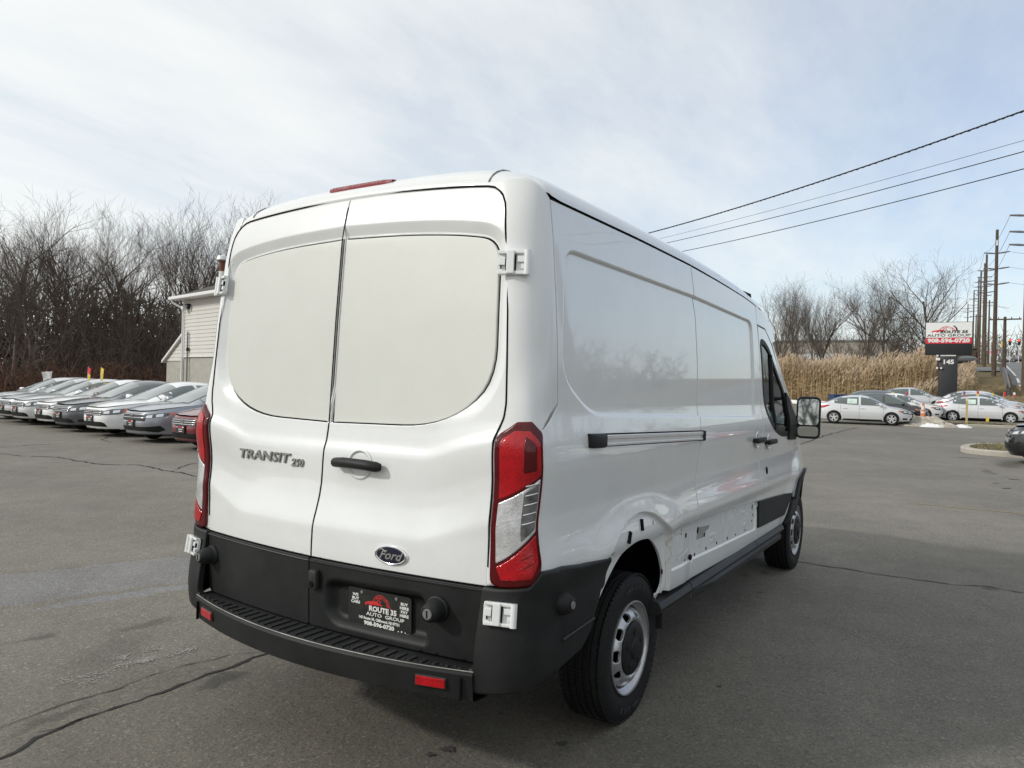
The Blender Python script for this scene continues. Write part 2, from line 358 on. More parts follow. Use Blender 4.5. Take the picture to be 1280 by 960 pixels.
# rear doors
for s in (-1, 1):
    g = .042 if s < 0 else .048
    E = []
    for y in np.linspace(g, s*.62, 10): E.append((float(y), float(ztop(y))))
    top = E + [(s*.805, 2.388)] + [(s*float(yd(z)), float(z)) for z in (2.18, 2.05, 1.9, 1.7, 1.55, 1.5, 1.47, 1.44, 1.41, 1.2, 1.05, .95, .868)]
    rs = [0]+[.02]*8+[.03, .16]+[.01]*12+[0]
    o = rpoly([(g, .864)]+top, [0]+rs, 5)
    dn = 'rear_door'
    d = skin(dn, o, REAR, .015, M['white'], van, holes=[WIN[s]], feat=ring(WIN[s], (.006, .012, .02, .035, .045, .051, .054, .058, .062))+[dens([(g, z), (s*.85, z)], .02) for z in (1.0, 1.06, 1.118, 1.18, 1.325, 1.36)])
    wi = [(p[0], p[1]) for p in ring(WIN[s], (-.0055,), .03)[0]]
    wi = [p for p in wi if True]
    skin('window_blank', wi, REAR0, .05, M['blank'], d, off=-.013 if s < 0 else -.013, depth=.01)
    # black lower cladding of the door
    co = rpoly([(g, .572), (g, .858), (s*.822, .862), (s*.812, .575)], [.01, .01, .01, .03])
    if s < 0:
        RC = rpoly([(-.05, .765), (-.06, .64), (-.11, .600), (-.585, .600), (-.575, .80), (-.10, .79)], [.03, .04, .03, .03, .05, .03], 5)
        CL = lambda y, z: REAR0(y, z)+np.stack([.040*ss(.006, -.028, sdf(y, z, RC)), 0*y, 0*y], 1)
        cd = skin('door_cladding', co, CL, .03, M['plastic'], d, off=.010, depth=.018, feat=ring(RC, (-.012, .0, .012, .024)))
    else:
        cd = skin('door_cladding', co, REAR0, .06, M['plastic'], d, off=.010, depth=.018)
    line(REAR0, [(g-s*.0035, .866)]+[(g-s*.0035, z) for z in np.linspace(.9, 2.4, 40)], .0022, 'door_seam', M['void'], d)
    line(REAR, [(p[0]+s*.003, p[1]) if abs(p[0]) > .75 else (p[0], p[1]+.0055) for p in o if True][1:-1], .0036, 'door_seam', M['void'], d)
    line(lambda y, z: REAR0(y, z)+np.array([-.012, 0, 0]), [(g, .848), (s*.82, .853)], .004, 'trim_edge', M['plasticlt'], cd)
DR = [o for o in van.children if o.name.startswith('rear_door')]
rdoor, ldoor = DR[0], DR[1]
def rp(y, z, off=0.): q = REAR0(np.array([y]), np.array([z]))[0]; return Vector((q[0]-off, q[1], q[2]))
def RM(y, z, off=0., tilt=0.):
    p = rp(y, z); return frame(rp(y, z, off), rp(y-.03, z)-rp(y+.03, z), rp(y, z+.03)-rp(y, z-.03))
# roof
ro = [(-.9705, y) for y in np.linspace(-.70, .70, 24)]+[(-.955, .77), (-.90, .828), (-.80, .855), (-.66, .864)]
ro += [(x, .8675) for x in np.linspace(-.4, 2.55, 20)]+[(2.70, .80), (2.78, .6), (2.82, .3), (2.83, 0)]
ro += [(x, -y) for x, y in ro[::-1][1:-24]]
xsr = np.array(sorted(set(list(np.linspace(-.9735, -.972, 3))+list(np.linspace(-.9705, -.93, 10))+list(np.linspace(-.92, -.7, 12))+list(np.linspace(-.66, 2.83, 44)))))
us = np.sin(np.linspace(-PI/2, PI/2, 45)); rv = []; fs = []
for x in xsr:
    wmx = np.interp(x, [-.9735, -.955, -.93, -.90, -.868, -.80, -.72, 2.3, 2.45, 2.6, 2.83], [.77, .85, .895, .9235, .9366, .9369, .9369, .9368, .929, .907, .843])
    yy = us*wmx; P = ROOF(np.full(45, x), yy)
    if x > 2.55: P[:, 0] -= (np.abs(us)**2)*.12*(x-2.55)/.28
    rv += P.tolist()
n = 45
rv = [(-.955, y, z-.03) for x, y, z in rv[:n]]+rv
for i in range(len(xsr)):
    for j in range(n-1): fs.append((i*n+j, (i+1)*n+j, (i+1)*n+j+1, i*n+j+1))
rb = MB().add(rv, fs); roof = rb.build('roof', M['white'], van, 60)
# roof edge gutters (the dark joint), rear roof joints, side post panels
for sd in (1, -1):
    P = [(x, -sd*(float(Wz(float(zg(x))-.004))-.006), float(zg(x))-.001) for x in np.linspace(-.86, 2.2, 40)]
    MB().tube(P, .0052, 6).build('roof_gutter', M['void'], van, 60)
    q = [ROOF(np.array([x]), np.array([-sd*y]))[0]+np.array([0, 0, .0015]) for x, y in ((-.9700, .712), (-.965, .712), (-.94, .711), (-.91, .709), (-.86, .704), (-.80, .695), (-.70, .68), (-.5, .66), (0., .655), (.8, .655), (1.6, .655))]
    MB().tube([tuple(v) for v in q], .0045, 5).build('roof_seam', M['grey'], van, 60)
    # fascia beside the door top: fills the rounded door corner up to the roof
    fo = [(sd*-.60, 2.400), (sd*-.70, 2.385), (sd*-.762, 2.352), (sd*-.794, 2.28), (sd*-.808, 2.19), (sd*-.830, 2.18), (sd*-.815, 2.30), (sd*-.795, 2.392), (sd*-.78, 2.42), (sd*-.70, 2.424), (sd*-.58, 2.42)]
    skin('corner_gusset', fo if sd < 0 else fo[::-1], REAR0, .03, M['white'], van, off=-.005, inset=.003)
    F = CORN(sd)
    tp = [(t, 2.432-.074*max(0, (t-.35)/.65)**1.4) for t in np.linspace(.0, 1, 8)]
    co = [(.0, z) for z in (.87, 1.0, 1.2, 1.4, 1.6, 1.8, 2.0, 2.2, 2.3)]+tp+[(.997, z) for z in (2.3, 2.1, 1.9, 1.7, 1.552)]+[(.70, 1.455), (.64, 1.2), (.64, .905), (.3, .89)]
    if sd < 0: pass
    cp = skin('corner_post', co, F, .04, M['white'], van, inset=.012)
    # triangular piece of the quarter panel between joint and tail light
    # tail light
    TL = rpoly([(.03, .885), (.03, 1.435), (.20, 1.485), (.46, 1.487), (.675, 1.445), (.695, .945), (.55, .885), (.12, .872)], .03, 3)
    tl = skin('tail_light', TL, F, .03, M['reddark'], van, off=.014, depth=.03, inset=.014, drop=.006)
    def zone(nm, pl, mm, o=.018): return skin(nm, rpoly(pl, .012, 3), F, .03, mm, tl, off=o, depth=.004, inset=.006, drop=.002)
    zone('red_lens', [(.085, 1.195), (.625, 1.292), (.625, 1.405), (.44, 1.45), (.21, 1.45), (.085, 1.412)], M['redlens'])
    zone('clear_lens', [(.085, .962), (.625, 1.083), (.625, 1.280), (.085, 1.183)], M['clear'])
    zone('red_lens', [(.085, .950), (.625, 1.070), (.625, .965), (.51, .912), (.13, .902)], M['redlens'])
    zone('clear_lens_dark', [(.385, 1.045), (.612, 1.092), (.612, 1.268), (.385, 1.228)], M['cleardark'], .0195)  # darker grey half of the clear lens, towards the van side
    for k in range(5):
        z0 = 1.105+k*.036
        zone('reflector_bar', [(.40, z0), (.60, z0+.012), (.60, z0+.018), (.40, z0+.006)], M['chrome'], .0225)
    for k in range(5):
        z0 = .945+k*.032
        zone('reflector_bar', [(.36, z0-.0), (.54, z0+.02), (.54, z0+.024), (.36, z0+.004)], M['reddark'], .020) if z0 < 1.0 else 0
    zone('inner_lamp', [(.36, 1.30), (.56, 1.31), (.56, 1.40), (.38, 1.43)], M['reddark'], .0195)
# side panels
SE = [(.772, 2.334), (.79, 2.15), (.822, 2.04), (.826, 1.75), (.805, 1.47), (.789, 1.40), (.77, 1.2), (.758, .95), (.755, .86), (.725, .80), (.722, .67), (.70, .545)]
DS = [(2.17, 2.245), (2.18, 2.1), (2.205, 1.95), (2.205, 1.45), (2.20, 1.27), (2.168, .97), (2.15, .62), (2.145, .515)]
dx = lambda L, d: [(x+d, z) for x, z in L]
for sd in (1, -1):
    F = SIDE(sd)
    DJ = [(-.864, 2.35), (-.866, 2.1), (-.866, 1.88), (-.866, 1.66)]
    ft = ring(PAN, (-.012, -.004, .004, .012))+(ring(STRIP, (-.006, 0, .006)) if sd > 0 else [])+ring(LIP, (-.007, 0, .007))
    gt = [(x, float(zg(x))-.005) for x in np.linspace(-.85, .76, 12)]
    low = [(-.87, 1.40), (-.87, .86), (-.60, .66)]
    q = [(-.864, 2.352)]+gt+dx(SE, -.004)+[(.24, .562)]
    q += [p for p in ARCH[::-1] if p[1] > .52]+[(-.64, .52), (-.72, .6), (-.86, .86), (-1.035, .87), (-1.035, 1.43), (-1.005, 1.448), (-.95, 1.485), (-.866, 1.55)]+DJ[3::-1][:-1]
    TT = np.linspace(0, 1, 400); TX = CORN(sd)(TT, np.full(400, 1.2))[:, 0]; TX = np.maximum.accumulate(TX+np.arange(400)*1e-7)
    def QF(x, z, F=F, Fc=CORN(sd), TX=TX, TT=TT):
        x = np.asarray(x, float); a = F(x, z); b = Fc(np.interp(x, TX, TT), z); return np.where(((x < -.87) & (z < 1.56))[:, None], b, a)
    skin('quarter_panel', q, QF, .026, M['white'], van, feat=ft)
    gt = [(x, float(zg(x))-.005) for x in np.linspace(.785, 2.16, 10)]
    q = gt+dx(DS, -.004)+dx(SE, .004)[::-1]
    sdr = skin('sliding_door', q, F, .026, M['white'], van, feat=ft)
    GL = rpoly([(2.25, 1.99), (2.36, 1.985), (2.52, 1.93), (2.66, 1.82), (2.98, 1.60), (3.14, 1.27), (2.82, 1.275), (2.55, 1.335), (2.36, 1.44), (2.29, 1.62)], [.05, .05, .05, .05, .08, .05, .1, .1, .1, .05], 4)
    q = dx(DS[2:], .004)[::-1]+[(2.20, 2.10), (2.42, 2.085), (2.62, 1.985), (2.84, 1.80), (3.10, 1.58), (3.42, 1.32), (3.46, 1.28), (3.40, 1.0), (3.28, .80), (3.17, .70), (2.98, .515)]
    fd = skin('front_door', q, F, .03, M['white'], van, holes=[GL])
    go = ring(GL, (-.022, .02), .03)
    skin('window_seal', [tuple(p) for p in go[0]], F, .05, M['plastic'], fd, holes=[[tuple(p) for p in go[1]]], off=.003, depth=.02, inset=.006)
    skin('window_glass', [tuple(p) for p in go[1]], F, .08, M['glass'], fd, off=-.006, depth=0)
    skin('cab_side', [(2.178, 2.11), (2.42, 2.095), (2.635, 1.992), (2.78, 2.02), (2.66, 2.15), (2.45, float(zg(2.45))-.004), (2.178, float(zg(2.178))-.005)], F, .05, M['white'], van)
    line(F, [(2.555, 1.90), (2.565, 1.32)], .014, 'window_bar', M['plastic'], fd)
    skin('sail_panel', rpoly([(2.985, 1.62), (3.05, 1.22), (3.33, 1.21), (3.36, 1.28), (3.12, 1.56)], .03), F, .06, M['plastic'], fd, off=.016, depth=.03)
    q = [(3.47, 1.30), (3.76, 1.30), (4.2, 1.22), (4.50, 1.05), (4.58, .8), (4.55, .55)]+[p for p in FA[2:-2]][::-1]+[(3.29, .80), (3.41, 1.0)]
    skin('front_fender', q, F, .04, M['white'], van)
    # black arch trim and lower front trim
    fo = [(3.0, .52), (3.17, .69)]+[(A2[0]+.555*math.cos(a), A2[1]+.555*math.sin(a)) for a in np.linspace(PI*.80, .1, 22)]
    skin('arch_trim', fo+[p for p in FA[1:-2]][::-1], SIDE(sd), .05, M['plastic'], van, off=.022, depth=.06)
    skin('door_trim', rpoly([(2.16, .618), (2.16, .815), (2.7, .79), (3.20, .762), (2.99, .60)], .012), SIDE(sd), .05, M['plastic'], fd, off=.014, depth=.03)
    sb = MB()
    for (x0, x1) in ((.22, .70), (.71, 2.12), (2.13, 2.96)):
        prof = [(.955, .54), (1.005, .525), (1.02, .495), (1.0, .465), (.93, .45)]
        vs_ = [(x, -sd*y, z) for x in (x0, x1) for y, z in prof]; k = 5
        sb.add(vs_, [(i, i+1, k+i+1, k+i) for i in range(4)]+[tuple(range(5))[::-1], tuple(range(5, 10))])
    sb.build('side_sill', M['plasticlt'], van)
    if sd > 0: st = MB(); st.add([(x, -y, z) for x in (.74, 1.0, 2.75, 2.86) for y, z in ((1.0, .49), (1.045 if .8 < x < 2.8 else 1.005, .478), (1.045 if .8 < x < 2.8 else 1.005, .45), (1.0, .42))], [(i*4+j, i*4+j+1, i*4+j+5, i*4+j+4) for i in range(3) for j in range(3)]); st.build('side_step', M['plasticlt'], van)
    # bumper corner
    Fc = CORN(sd)
    def FB(t, z, Fc=Fc, sd=sd):
        P = Fc(t, z).copy(); k = ss(.90, .58, z); tt = np.clip(1-np.asarray(t)/1.0, 0, 1.2)
        P[:, 0] -= (.050*k)*tt; P[:, 1] -= sd*(.012*k)*np.clip(np.asarray(t)/.5, 0, 1); return P
    bo = [(-.02, .575), (-.02, .866), (.10, .868), (.50, .884), (.66, .935), (1.0, .930), (1.35, .908), (1.96, .89), (2.0, .878), (1.95, .83), (1.90, .81), (1.88, .765), (1.80, .755), (1.74, .70), (1.68, .68), (1.60, .62), (1.50, .585), (1.40, .56), (1.0, .535), (.5, .505), (.1, .49), (-.10, .48), (-.10, .575)]
    bc = skin('bumper_corner', rpoly(bo, .02, 2), FB, .05, M['plastic'], van, off=.022, depth=.025, inset=.012, drop=.005)
    line(FB, [(1.02, .645), (1.62, .66)], .006, 'crease', M['plasticlt'], bc, n=6)
    for o in bc.children:
        for v in o.data.vertices: v.co.y -= sd*.024
    # lower hinge in its pocket and upper hinge
    for (zc, tt, hh, offm) in ((.782, .17, .085, .024), (2.083, .16, .095, .000)):
        q = (FB if zc < 1 else Fc)(np.array([tt, tt+.05, tt]), np.array([zc, zc, zc+.03])); e1 = Vector(q[1]-q[0]); e2 = Vector(q[2]-q[0])
        if sd < 0: e1 = -e1
        T = frame(q[0], e1, e2); T.translation += T.col[2].to_3d()*offm; h = hh/2
        hb = MB(); wq = .056
        hb.box((0, h*.84, .006), (wq*2, h*.30, .024), T, bev=.003); hb.box((0, -h*.84, .006), (wq*2, h*.30, .024), T, bev=.003); hb.box((-.006, 0, .010), (.030, h*1.9, .030), T, bev=.003)
        hb.box((.037, .0, .0), (.046, h*1.5, .012), T); hb.box((-.042, .0, .0), (.036, h*1.5, .012), T)
        hb.box((.034, .012, .008), (.026, h*.5, .018), T, bev=.002); hb.box((.047, -.016, .008), (.024, h*.42, .018), T, bev=.002); hb.box((-.040, .004, .008), (.026, h*.62, .016), T, bev=.002)
        ho = hb.build('door_hinge', M['white'], van)
        ln = MB()
        for x_, y_, a_, c_ in ((.0125, 0, .003, 1.25), (-.0245, 0, .003, 1.25), (.048, .006, .0028, .5), (-.044, -.014, .0028, .4)): ln.box((x_, y_, .010), (a_, h*c_ if c_ > .2 else h*c_*2, .009), T)
        tag(ln.build('hinge_gap', M['void'], ho), kind='stuff')
        MB().tube([T @ Vector((wq*1.02*sd, -h*1.0, .012)), T @ Vector((wq*1.02*sd, h*1.0, .012))], .013, 10).build('hinge_pin', M['white'], ho, 50)
    # round sensor / lock stops on the bumper side
    q = FB(np.array([1.02, 1.04, 1.02]), np.array([.785, .785, .80])); T = frame(q[0], q[1]-q[0], q[2]-q[0])
    if T.col[2].y*(-sd) < 0: T = frame(q[0], -(q[1]-q[0]), q[2]-q[0])
    lk = MB().lathe([(.046, .01), (.044, .040), (.036, .050), (.030, .066), (.022, .070), (0, .070)], 20, T, 'z').build('side_lock', M['plastic'], bc, 40)
    MB().lathe([(.016, .0705), (.014, .074), (0, .074)], 14, T, 'z').build('lock_face', M['grey'], lk, 40)
# bumper step
xo = lambda y: -1.295+.125*(y/.8)**2
nb = 40; ys = np.linspace(-.825, .825, nb); b = MB(); prof = [(.17, .566, 0), (.012, .566, 1), (.002, .562, 1), (-.002, .552, 1), (.008, .458, 1), (.03, .450, 1), (.14, .446, 1)]
vs_ = []
for y in ys:
    for d, z, k in prof: vs_.append((-1.0 if not k else xo(y)+d, y, z))
kp = len(prof)
b.add(vs_, [(i*kp+j, i*kp+j+1, (i+1)*kp+j+1, (i+1)*kp+j) for i in range(nb-1) for j in range(kp-1)])
bs = b.build('bumper_step', M['plastic'], van, 25)
MB().tube([(xo(y)+.005, y, .5655) for y in ys], .0024, 5).build('worn_step_edge', mat('scuffed_edge', (.26, .255, .24), .6, var=.5, vscale=6), bs, 60)
rme = None
for i in range(31):
    y = -.765+i*.051; x0, x1 = xo(y)+.02, -1.165; 
    if rme is None: rme = MB().box((0, 0, 0), (1, .016, .006), bev=.0).mesh('tread_rib')
    o = link('tread_rib', rme, M['plasticlt'], bs); o.location = ((x0+x1)/2, y, .569); o.scale = (x1-x0, 1, 1)
rme = MB().lathe([(.006, 0), (.005, .004), (0, .005)], 8, None, 'z').mesh('tread_stud')
for i in range(30):
    y = -.74+i*.051; o = link('tread_stud', rme, M['plasticlt'], bs); o.location = (xo(y)+.035, y, .566)
for y in (-.785, .785): MB().box((xo(y)-.004, y, .50), (.012, .006, .085)).build('bumper_joint', M['void'], bs)
for y in (-.668, .668):
    T = frame((xo(y)+.003, y, .512), (-.39*y, -1, 0), (0, 0, 1))
    o = MB().box((0, 0, .004), (.128, .044, .008), T, bev=.003).build('reflector_bezel', M['plasticlt'], bs)
    MB().box((0, 0, .009), (.118, .034, .006), T, bev=.002).build('red_reflector', M['redlens'], o)
# high stop lamp on the roof edge
def RF(y, h): # follow the rear roof curve at height above its start
    xs_ = np.linspace(-.9705, -.80, 60); P = ROOF(xs_, np.full(60, y)); i = int(np.argmin(abs(P[:, 2]-P[0, 2]-h))); return P[i]
b = MB(); ys = np.linspace(-.170, .212, 16); vs_ = []
for i, y in enumerate(ys):
    k = .35+.65*math.sin(PI*min(1, max(0.0, (i+.6)/3.5))/2)*math.sin(PI*min(1, (15.6-i)/2.2)/2)
    a = RF(y, .050-.016*k); c = RF(y, .050+.016*k); p0 = RF(y, .050)
    vs_ += [tuple(a), (p0[0]-.018, y, (a[2]+p0[2])/2), (p0[0]-.016, y, (c[2]+p0[2])/2), tuple(c+np.array([0, 0, .002]))]
b.add(vs_, [(i*4+j, i*4+j+1, i*4+j+5, i*4+j+4) for i in range(15) for j in range(3)]+[(0, 1, 2, 3), (63, 62, 61, 60)])
b.build('high_stop_lamp', mat('stop_lamp_red', (.19, .008, .016), .35, spec=.25, bump=.2, bscale=90), roof, 40)
# door furniture
T = RM(-.176, 1.272)
hd = MB().tube([T @ Vector(p) for p in ((-.125, 0, .016), (-.118, 0, .028), (-.06, .004, .037), (0, .004, .04), (.07, .002, .038), (.12, -.002, .030), (.128, -.003, .016))], [.014, .0205, .022, .0215, .022, .0215, .016], 10).build('door_handle', M['plastic'], rdoor, 60)
dish = MB().lathe([(.068, .0015), (.062, -.004), (.05, -.003), (.0, -.002)], 24, T @ Matrix.Diagonal((1, .92, 1, 1)), 'z')
dish.add(*(lambda L: (L.v, L.f))(MB().lathe([(.070, .0025), (.063, .0065), (.056, .0015)], 26, T @ Matrix.Diagonal((1, .92, 1, 1)), 'z'))); dish.build('handle_dish', M['white'], rdoor, 40)
T = RM(-.40, .93, 0, .02) @ Matrix.Diagonal((1, .46, 1, 1))
ov = MB().lathe([(.082, 0), (.080, .008), (.074, .0105), (.070, .009), (0, .009)], 36, T, 'z').build('oval_badge', M['chrome'], rdoor, 40)
MB().lathe([(.069, .0085), (.066, .0115), (0, .0125)], 36, T, 'z').build('badge_field', M['oval'], ov, 40)
T = RM(-.40, .93, .013, .02)
sc_ = MB().text('Ford', .050, T, .0008, .42, 1.12, bold=.0006)
sc_.tube([T @ Vector((-.052+i*.0055, .016+.006*math.sin(i*.75), 0)) for i in range(7)], .002, 5); sc_.tube([T @ Vector((.035+.004*i, -.012+.004*math.sin(i), 0)) for i in range(5)], .0015, 5); sc_.build('badge_script', M['chrome'], ov)
T = RM(.440, 1.262, .002)
MB().text('TRANSIT', .060, T, .004, .16, 1.52, bold=.0014).build('model_lettering', M['grey'], ldoor); MB().text('TRANSIT', .060, T @ Matrix.Translation((0, .0, .003)), .0025, .16, 1.52, bold=.0004).build('model_lettering', M['chrome'], ldoor)
T = RM(.203, 1.248, .002)
MB().text('250', .046, T, .004, .16, 1.15, bold=.0012).build('model_lettering', M['grey'], ldoor); MB().text('250', .046, T @ Matrix.Translation((0, 0, .003)), .0025, .16, 1.15, bold=.0006).build('model_lettering', M['chrome'], ldoor)
def knob(y, z, par, rr=.046):
    T = RM(y, z, .012); k = MB().lathe([(rr*1.15, 0), (rr*1.1, .010), (rr, .014), (rr*.86, .045), (rr*.72, .068), (rr*.55, .075), (rr*.5, .072), (0, .072)], 22, T, 'z').build('rubber_stop', M['plastic'], par, 35)
    f = MB().lathe([(rr*.46, .073), (rr*.42, .0765), (0, .0765)], 14, T, 'z'); f.build('stop_face', M['grey'], k, 40); MB().box((0, 0, .078), (.004, rr*.6, .002), T).build('key_slot', M['void'], k)
knob(-.63, .755, rdoor); knob(.775, .757, ldoor, .042)
T = RM(.0, .776, .014); MB().box((0, 0, .008), (.050, .085, .03), T, bev=.012).build('rear_camera', M['plasticlt'], rdoor, 40); MB().lathe([(.014, .024), (.011, .027), (0, .027)], 14, T @ Matrix.Translation((0, -.018, 0)), 'z').build('camera_lens', M['void'], rdoor, 40)
# dealer plate
T = RM(-.325, .683, -.022) @ Matrix.Scale(1.05, 4)
pl = MB().prism(rpoly([(-.155, -.080), (.155, -.080), (.155, .080), (-.155, .080)], .014, 4), .003, T).build('dealer_plate', mat('plate_black', (.020, .020, .019), .4, var=.4, vscale=25), rdoor)
tx = MB(); Z = .0036
def tl_(bd, s, x, y, mb=None, sx=1., sh=0., bold=.0, al='CENTER'): (mb or tx).text(bd, s, T @ Matrix.Translation((x, y, Z)), .0003, sh, sx, al, bold)
for i, wd in enumerate(('WE', 'BUY', 'CARS')): tl_(wd, .015, -.118, .052-i*.0145, sx=1.25, bold=.0006)
for i, wd in enumerate(('BUY', 'HERE', 'PAY', 'HERE')): tl_(wd, .015, .122, .050-i*.0148, sx=1.2, bold=.0006)
tl_('ROUTE 35', .028, .018, .008, sx=1.08, bold=.0011); tl_('AUTO  GROUP', .019, .03, -.014, sx=1.45, bold=.0003); tl_('145 Route 35, Cliffwood, NJ 07721', .0145, 0, -.033, sx=.98, bold=.0006); tl_('908-596-0720', .021, .0, -.052, sx=1.25, bold=.0010)
ch_ = MB()
for k in range(34):
    a = rnd.uniform(-.14, .15); h_ = -.066-rnd.random()*.010; ch_.box((a, h_, Z), (rnd.uniform(.002, .009), rnd.uniform(.0015, .005), .0004), T, rnd.uniform(-.6, .6))
for k in range(14): ch_.box((rnd.uniform(.04, .15), -.074+rnd.random()*.018, Z), (rnd.uniform(.002, .006), rnd.uniform(.002, .007), .0004), T, rnd.uniform(-.6, .6))
tag(ch_.build('worn_chips', M['ink'], pl), kind='stuff'); tx.build('plate_print', M['ink'], pl)
def logo(mb, T, s, Z):           # red racing car with a wheel arc above it
    cp = [(-.078, .012), (-.078, .022), (-.06, .030), (-.045, .031), (-.03, .036), (-.012, .035), (.012, .026), (.03, .020), (-.005, .018), (-.03, .019), (-.038, .010), (-.048, .010), (-.05, .017), (-.066, .017), (-.07, .010)]
    mb.prism([(x*s, y*s) for x, y in cp], .0003, T @ Matrix.Translation((0, 0, Z)))
    for (r0, r1, a0, a1) in ((.040, .044, 20, 165), (.031, .034, 30, 150)):
        k = 14; P = [(.012*s+s*r0*math.cos(R(a0+(a1-a0)*i/k)), .024*s+s*r0*math.sin(R(a0+(a1-a0)*i/k))) for i in range(k+1)]+[(.012*s+s*r1*math.cos(R(a1-(a1-a0)*i/k)), .024*s+s*r1*math.sin(R(a1-(a1-a0)*i/k))) for i in range(k+1)]
        mb.prism(P, .0003, T @ Matrix.Translation((0, 0, Z)))
    for i in range(3):
        for j in range(3):
            if (i+j) % 2 == 0: mb.box(((-.006+i*.009)*s, (.036+j*.008)*s, Z), (.008*s, .007*s, .0005), T)
    for i in range(6): mb.box(((.050+i*.002)*s, (.052-i*.0065)*s, Z), ((.012+i*.003)*s, .0028*s, .0005), T, -.25)
lg = MB(); logo(lg, T @ Matrix.Translation((-.004, .010, 0)), .84, Z); lg.build('plate_logo', M['redink'], pl)
for x in (-.085, .085): MB().lathe([(.007, .003), (.006, .0065), (0, .007)], 10, T @ Matrix.Translation((x, .066, 0)), 'z').build('plate_screw', M['chrome'], pl, 40)
# side rail, handles, mirror, strip fittings on the right side
F = SIDE(1); FF = SIDE(1, True)
def sp(x, z, off=0.): q = FF(np.array([x]), np.array([z]))[0]; return Vector((q[0], q[1]-off, q[2]))
SM = lambda x, z, off=0., slope=0.: frame(sp(x, z, off), (1, 0, slope), (0, -.1*0, 1))
sl_ = -.043/1.46
rc = skin('slide_rail', [(-.645, 1.371), (-.645, 1.428), (.80, 1.386), (.80, 1.327)], FF, .2, M['void'], van, off=.004, depth=.02)
for (za, h_, o_) in ((1.4125, .019, .012), (1.381, .013, .010), (1.396, .022, .007)):
    MB().box((0, 0, 0), (1.33, h_, .014), SM(.135, za-.0225, o_, sl_), bev=.003).build('rail_bar', M['alu'], rc)
MB().box((0, 0, 0), (.135, .060, .036), SM(-.582, 1.397, .012, sl_), bev=.012).build('rail_end_block', M['plastic'], rc, 40)
MB().box((0, 0, 0), (.03, .058, .03), SM(.79, 1.357, .010, sl_), bev=.006).build('rail_end_block', M['plastic'], rc, 40)
sdoor = [o for o in van.children if o.name.startswith('sliding_door')][0]; fdoor = [o for o in van.children if o.name.startswith('front_door')][0]; qpan = [o for o in van.children if o.name.startswith('quarter_panel')][0]
for (x, z, par) in ((2.05, 1.268, sdoor), (2.40, 1.238, fdoor)):
    T = SM(x, z, .004); h_ = MB().box((0, 0, .028), (.235, .038, .026), T, bev=.010).box((-.09, 0, .010), (.04, .03, .03), T).box((.09, 0, .010), (.04, .03, .03), T).build('door_handle', M['plastic'], par, 40)
    dd = MB().lathe([(.062, .001), (.055, .006), (.045, .002), (0, .0015)], 20, T, 'z'); dd.build('handle_dish', M['white'], par, 40)
    MB().lathe([(.012, .0), (.011, .006), (0, .007)], 10, T @ Matrix.Translation((-.01, .045, 0)), 'z').build('lock_cylinder', M['chrome'], par, 40)
T = SM(2.375, 1.005, -.004) @ Matrix.Diagonal((.55, 1, 1, 1)); MB().lathe([(.044, .002), (.040, .006), (0, .0065)], 20, T, 'z').build('dark_plug', M['void'], fdoor, 40)
hole = MB().lathe([(.013, .0), (.011, .0022), (0, .0022)], 10, None, 'z').mesh('clip_hole'); dot = MB().lathe([(.008, .0), (.007, .002), (.003, .0015), (0, .001)], 8, None, 'z').mesh('weld_stud')
def put(me, x, z, mm, par, sx=1., sy=1.):
    q = F(np.array([x, x+.01, x]), np.array([z, z, z+.01])); o = link(me.name.split('.')[0], me, mm, par); o.matrix_world = frame(q[0], q[1]-q[0], q[2]-q[0]) @ Matrix.Diagonal((sx, sy, 1, 1)); return o
for x, z, a, c in ((.86, .80, 1.5, 2.0), (.99, .75, 1.2, 1.1), (.66, .80, .9, 1.2), (.64, .66, .9, .8), (.29, .67, .9, 1.2), (2.07, .78, 1.1, 1.7), (1.47, .652, .9, .9), (1.24, .66, .9, .9), (1.03, .662, .9, .9), (.82, .662, .9, .9), (2.09, .72, .8, .8), (1.66, .645, .8, .6), (1.9, .64, .6, .6), (.57, .82, .5, .5), (.40, .855, .5, .5), (2.07, .68, .8, .7)): put(hole, x, z, M['void'], sdoor if x > .75 else qpan, a, c)
for x, z in ((.98, .84), (1.15, .825), (1.27, .81), (1.42, .82), (1.57, .815), (1.69, .81), (1.86, .80), (1.98, .79), (.56, .85), (.39, .86), (1.87, .64), (1.4, .80), (1.3, .77), (.9, .70), (1.12, .69), (1.98, .66)): put(dot, x, z, M['steel'], sdoor if x > .75 else qpan)
slot = MB().prism(rpoly([(-.009, -.05), (.009, -.05), (.009, .05), (-.009, .05)], .0085, 4), .008, None).mesh('pressed_slot')
for x, z, a, c in ((1.36, .76, 1, 1.0), (1.58, .745, 1, .8), (1.76, .775, 1, .35), (1.85, .775, 3.2, .14), (1.93, .73, 1, .5), (1.88, .68, 3, .16), (1.14, .725, 4, .16), (1.14, .69, 3.4, .14), (1.21, .707, .9, .4)): put(slot, x, z, M['white'], sdoor, a, c)
skin('torn_grey_sticker', [(.86, .825), (.93, .812), (1.09, .800), (1.07, .775), (1.02, .77), (1.0, .735), (.84, .742)], F, .03, mat('grey_sticker', (.30, .30, .28), .6, var=.25, vscale=40), sdoor, off=.002, depth=0)
b = [(.37, .862)]; x = .37
while x < .70: x += rnd.uniform(.02, .05); b.append((min(x, .71), .862-.05*(x-.3)+rnd.uniform(-.012, .012)))
line(F, b, .0028, 'dried_glue_bead', M['glue'], qpan, n=5); b = [(.37, .70+0)]; x = .37
while x < .70: x += rnd.uniform(.02, .05); b.append((min(x, .71), .70+.02*(x-.3)+rnd.uniform(-.012, .012)))
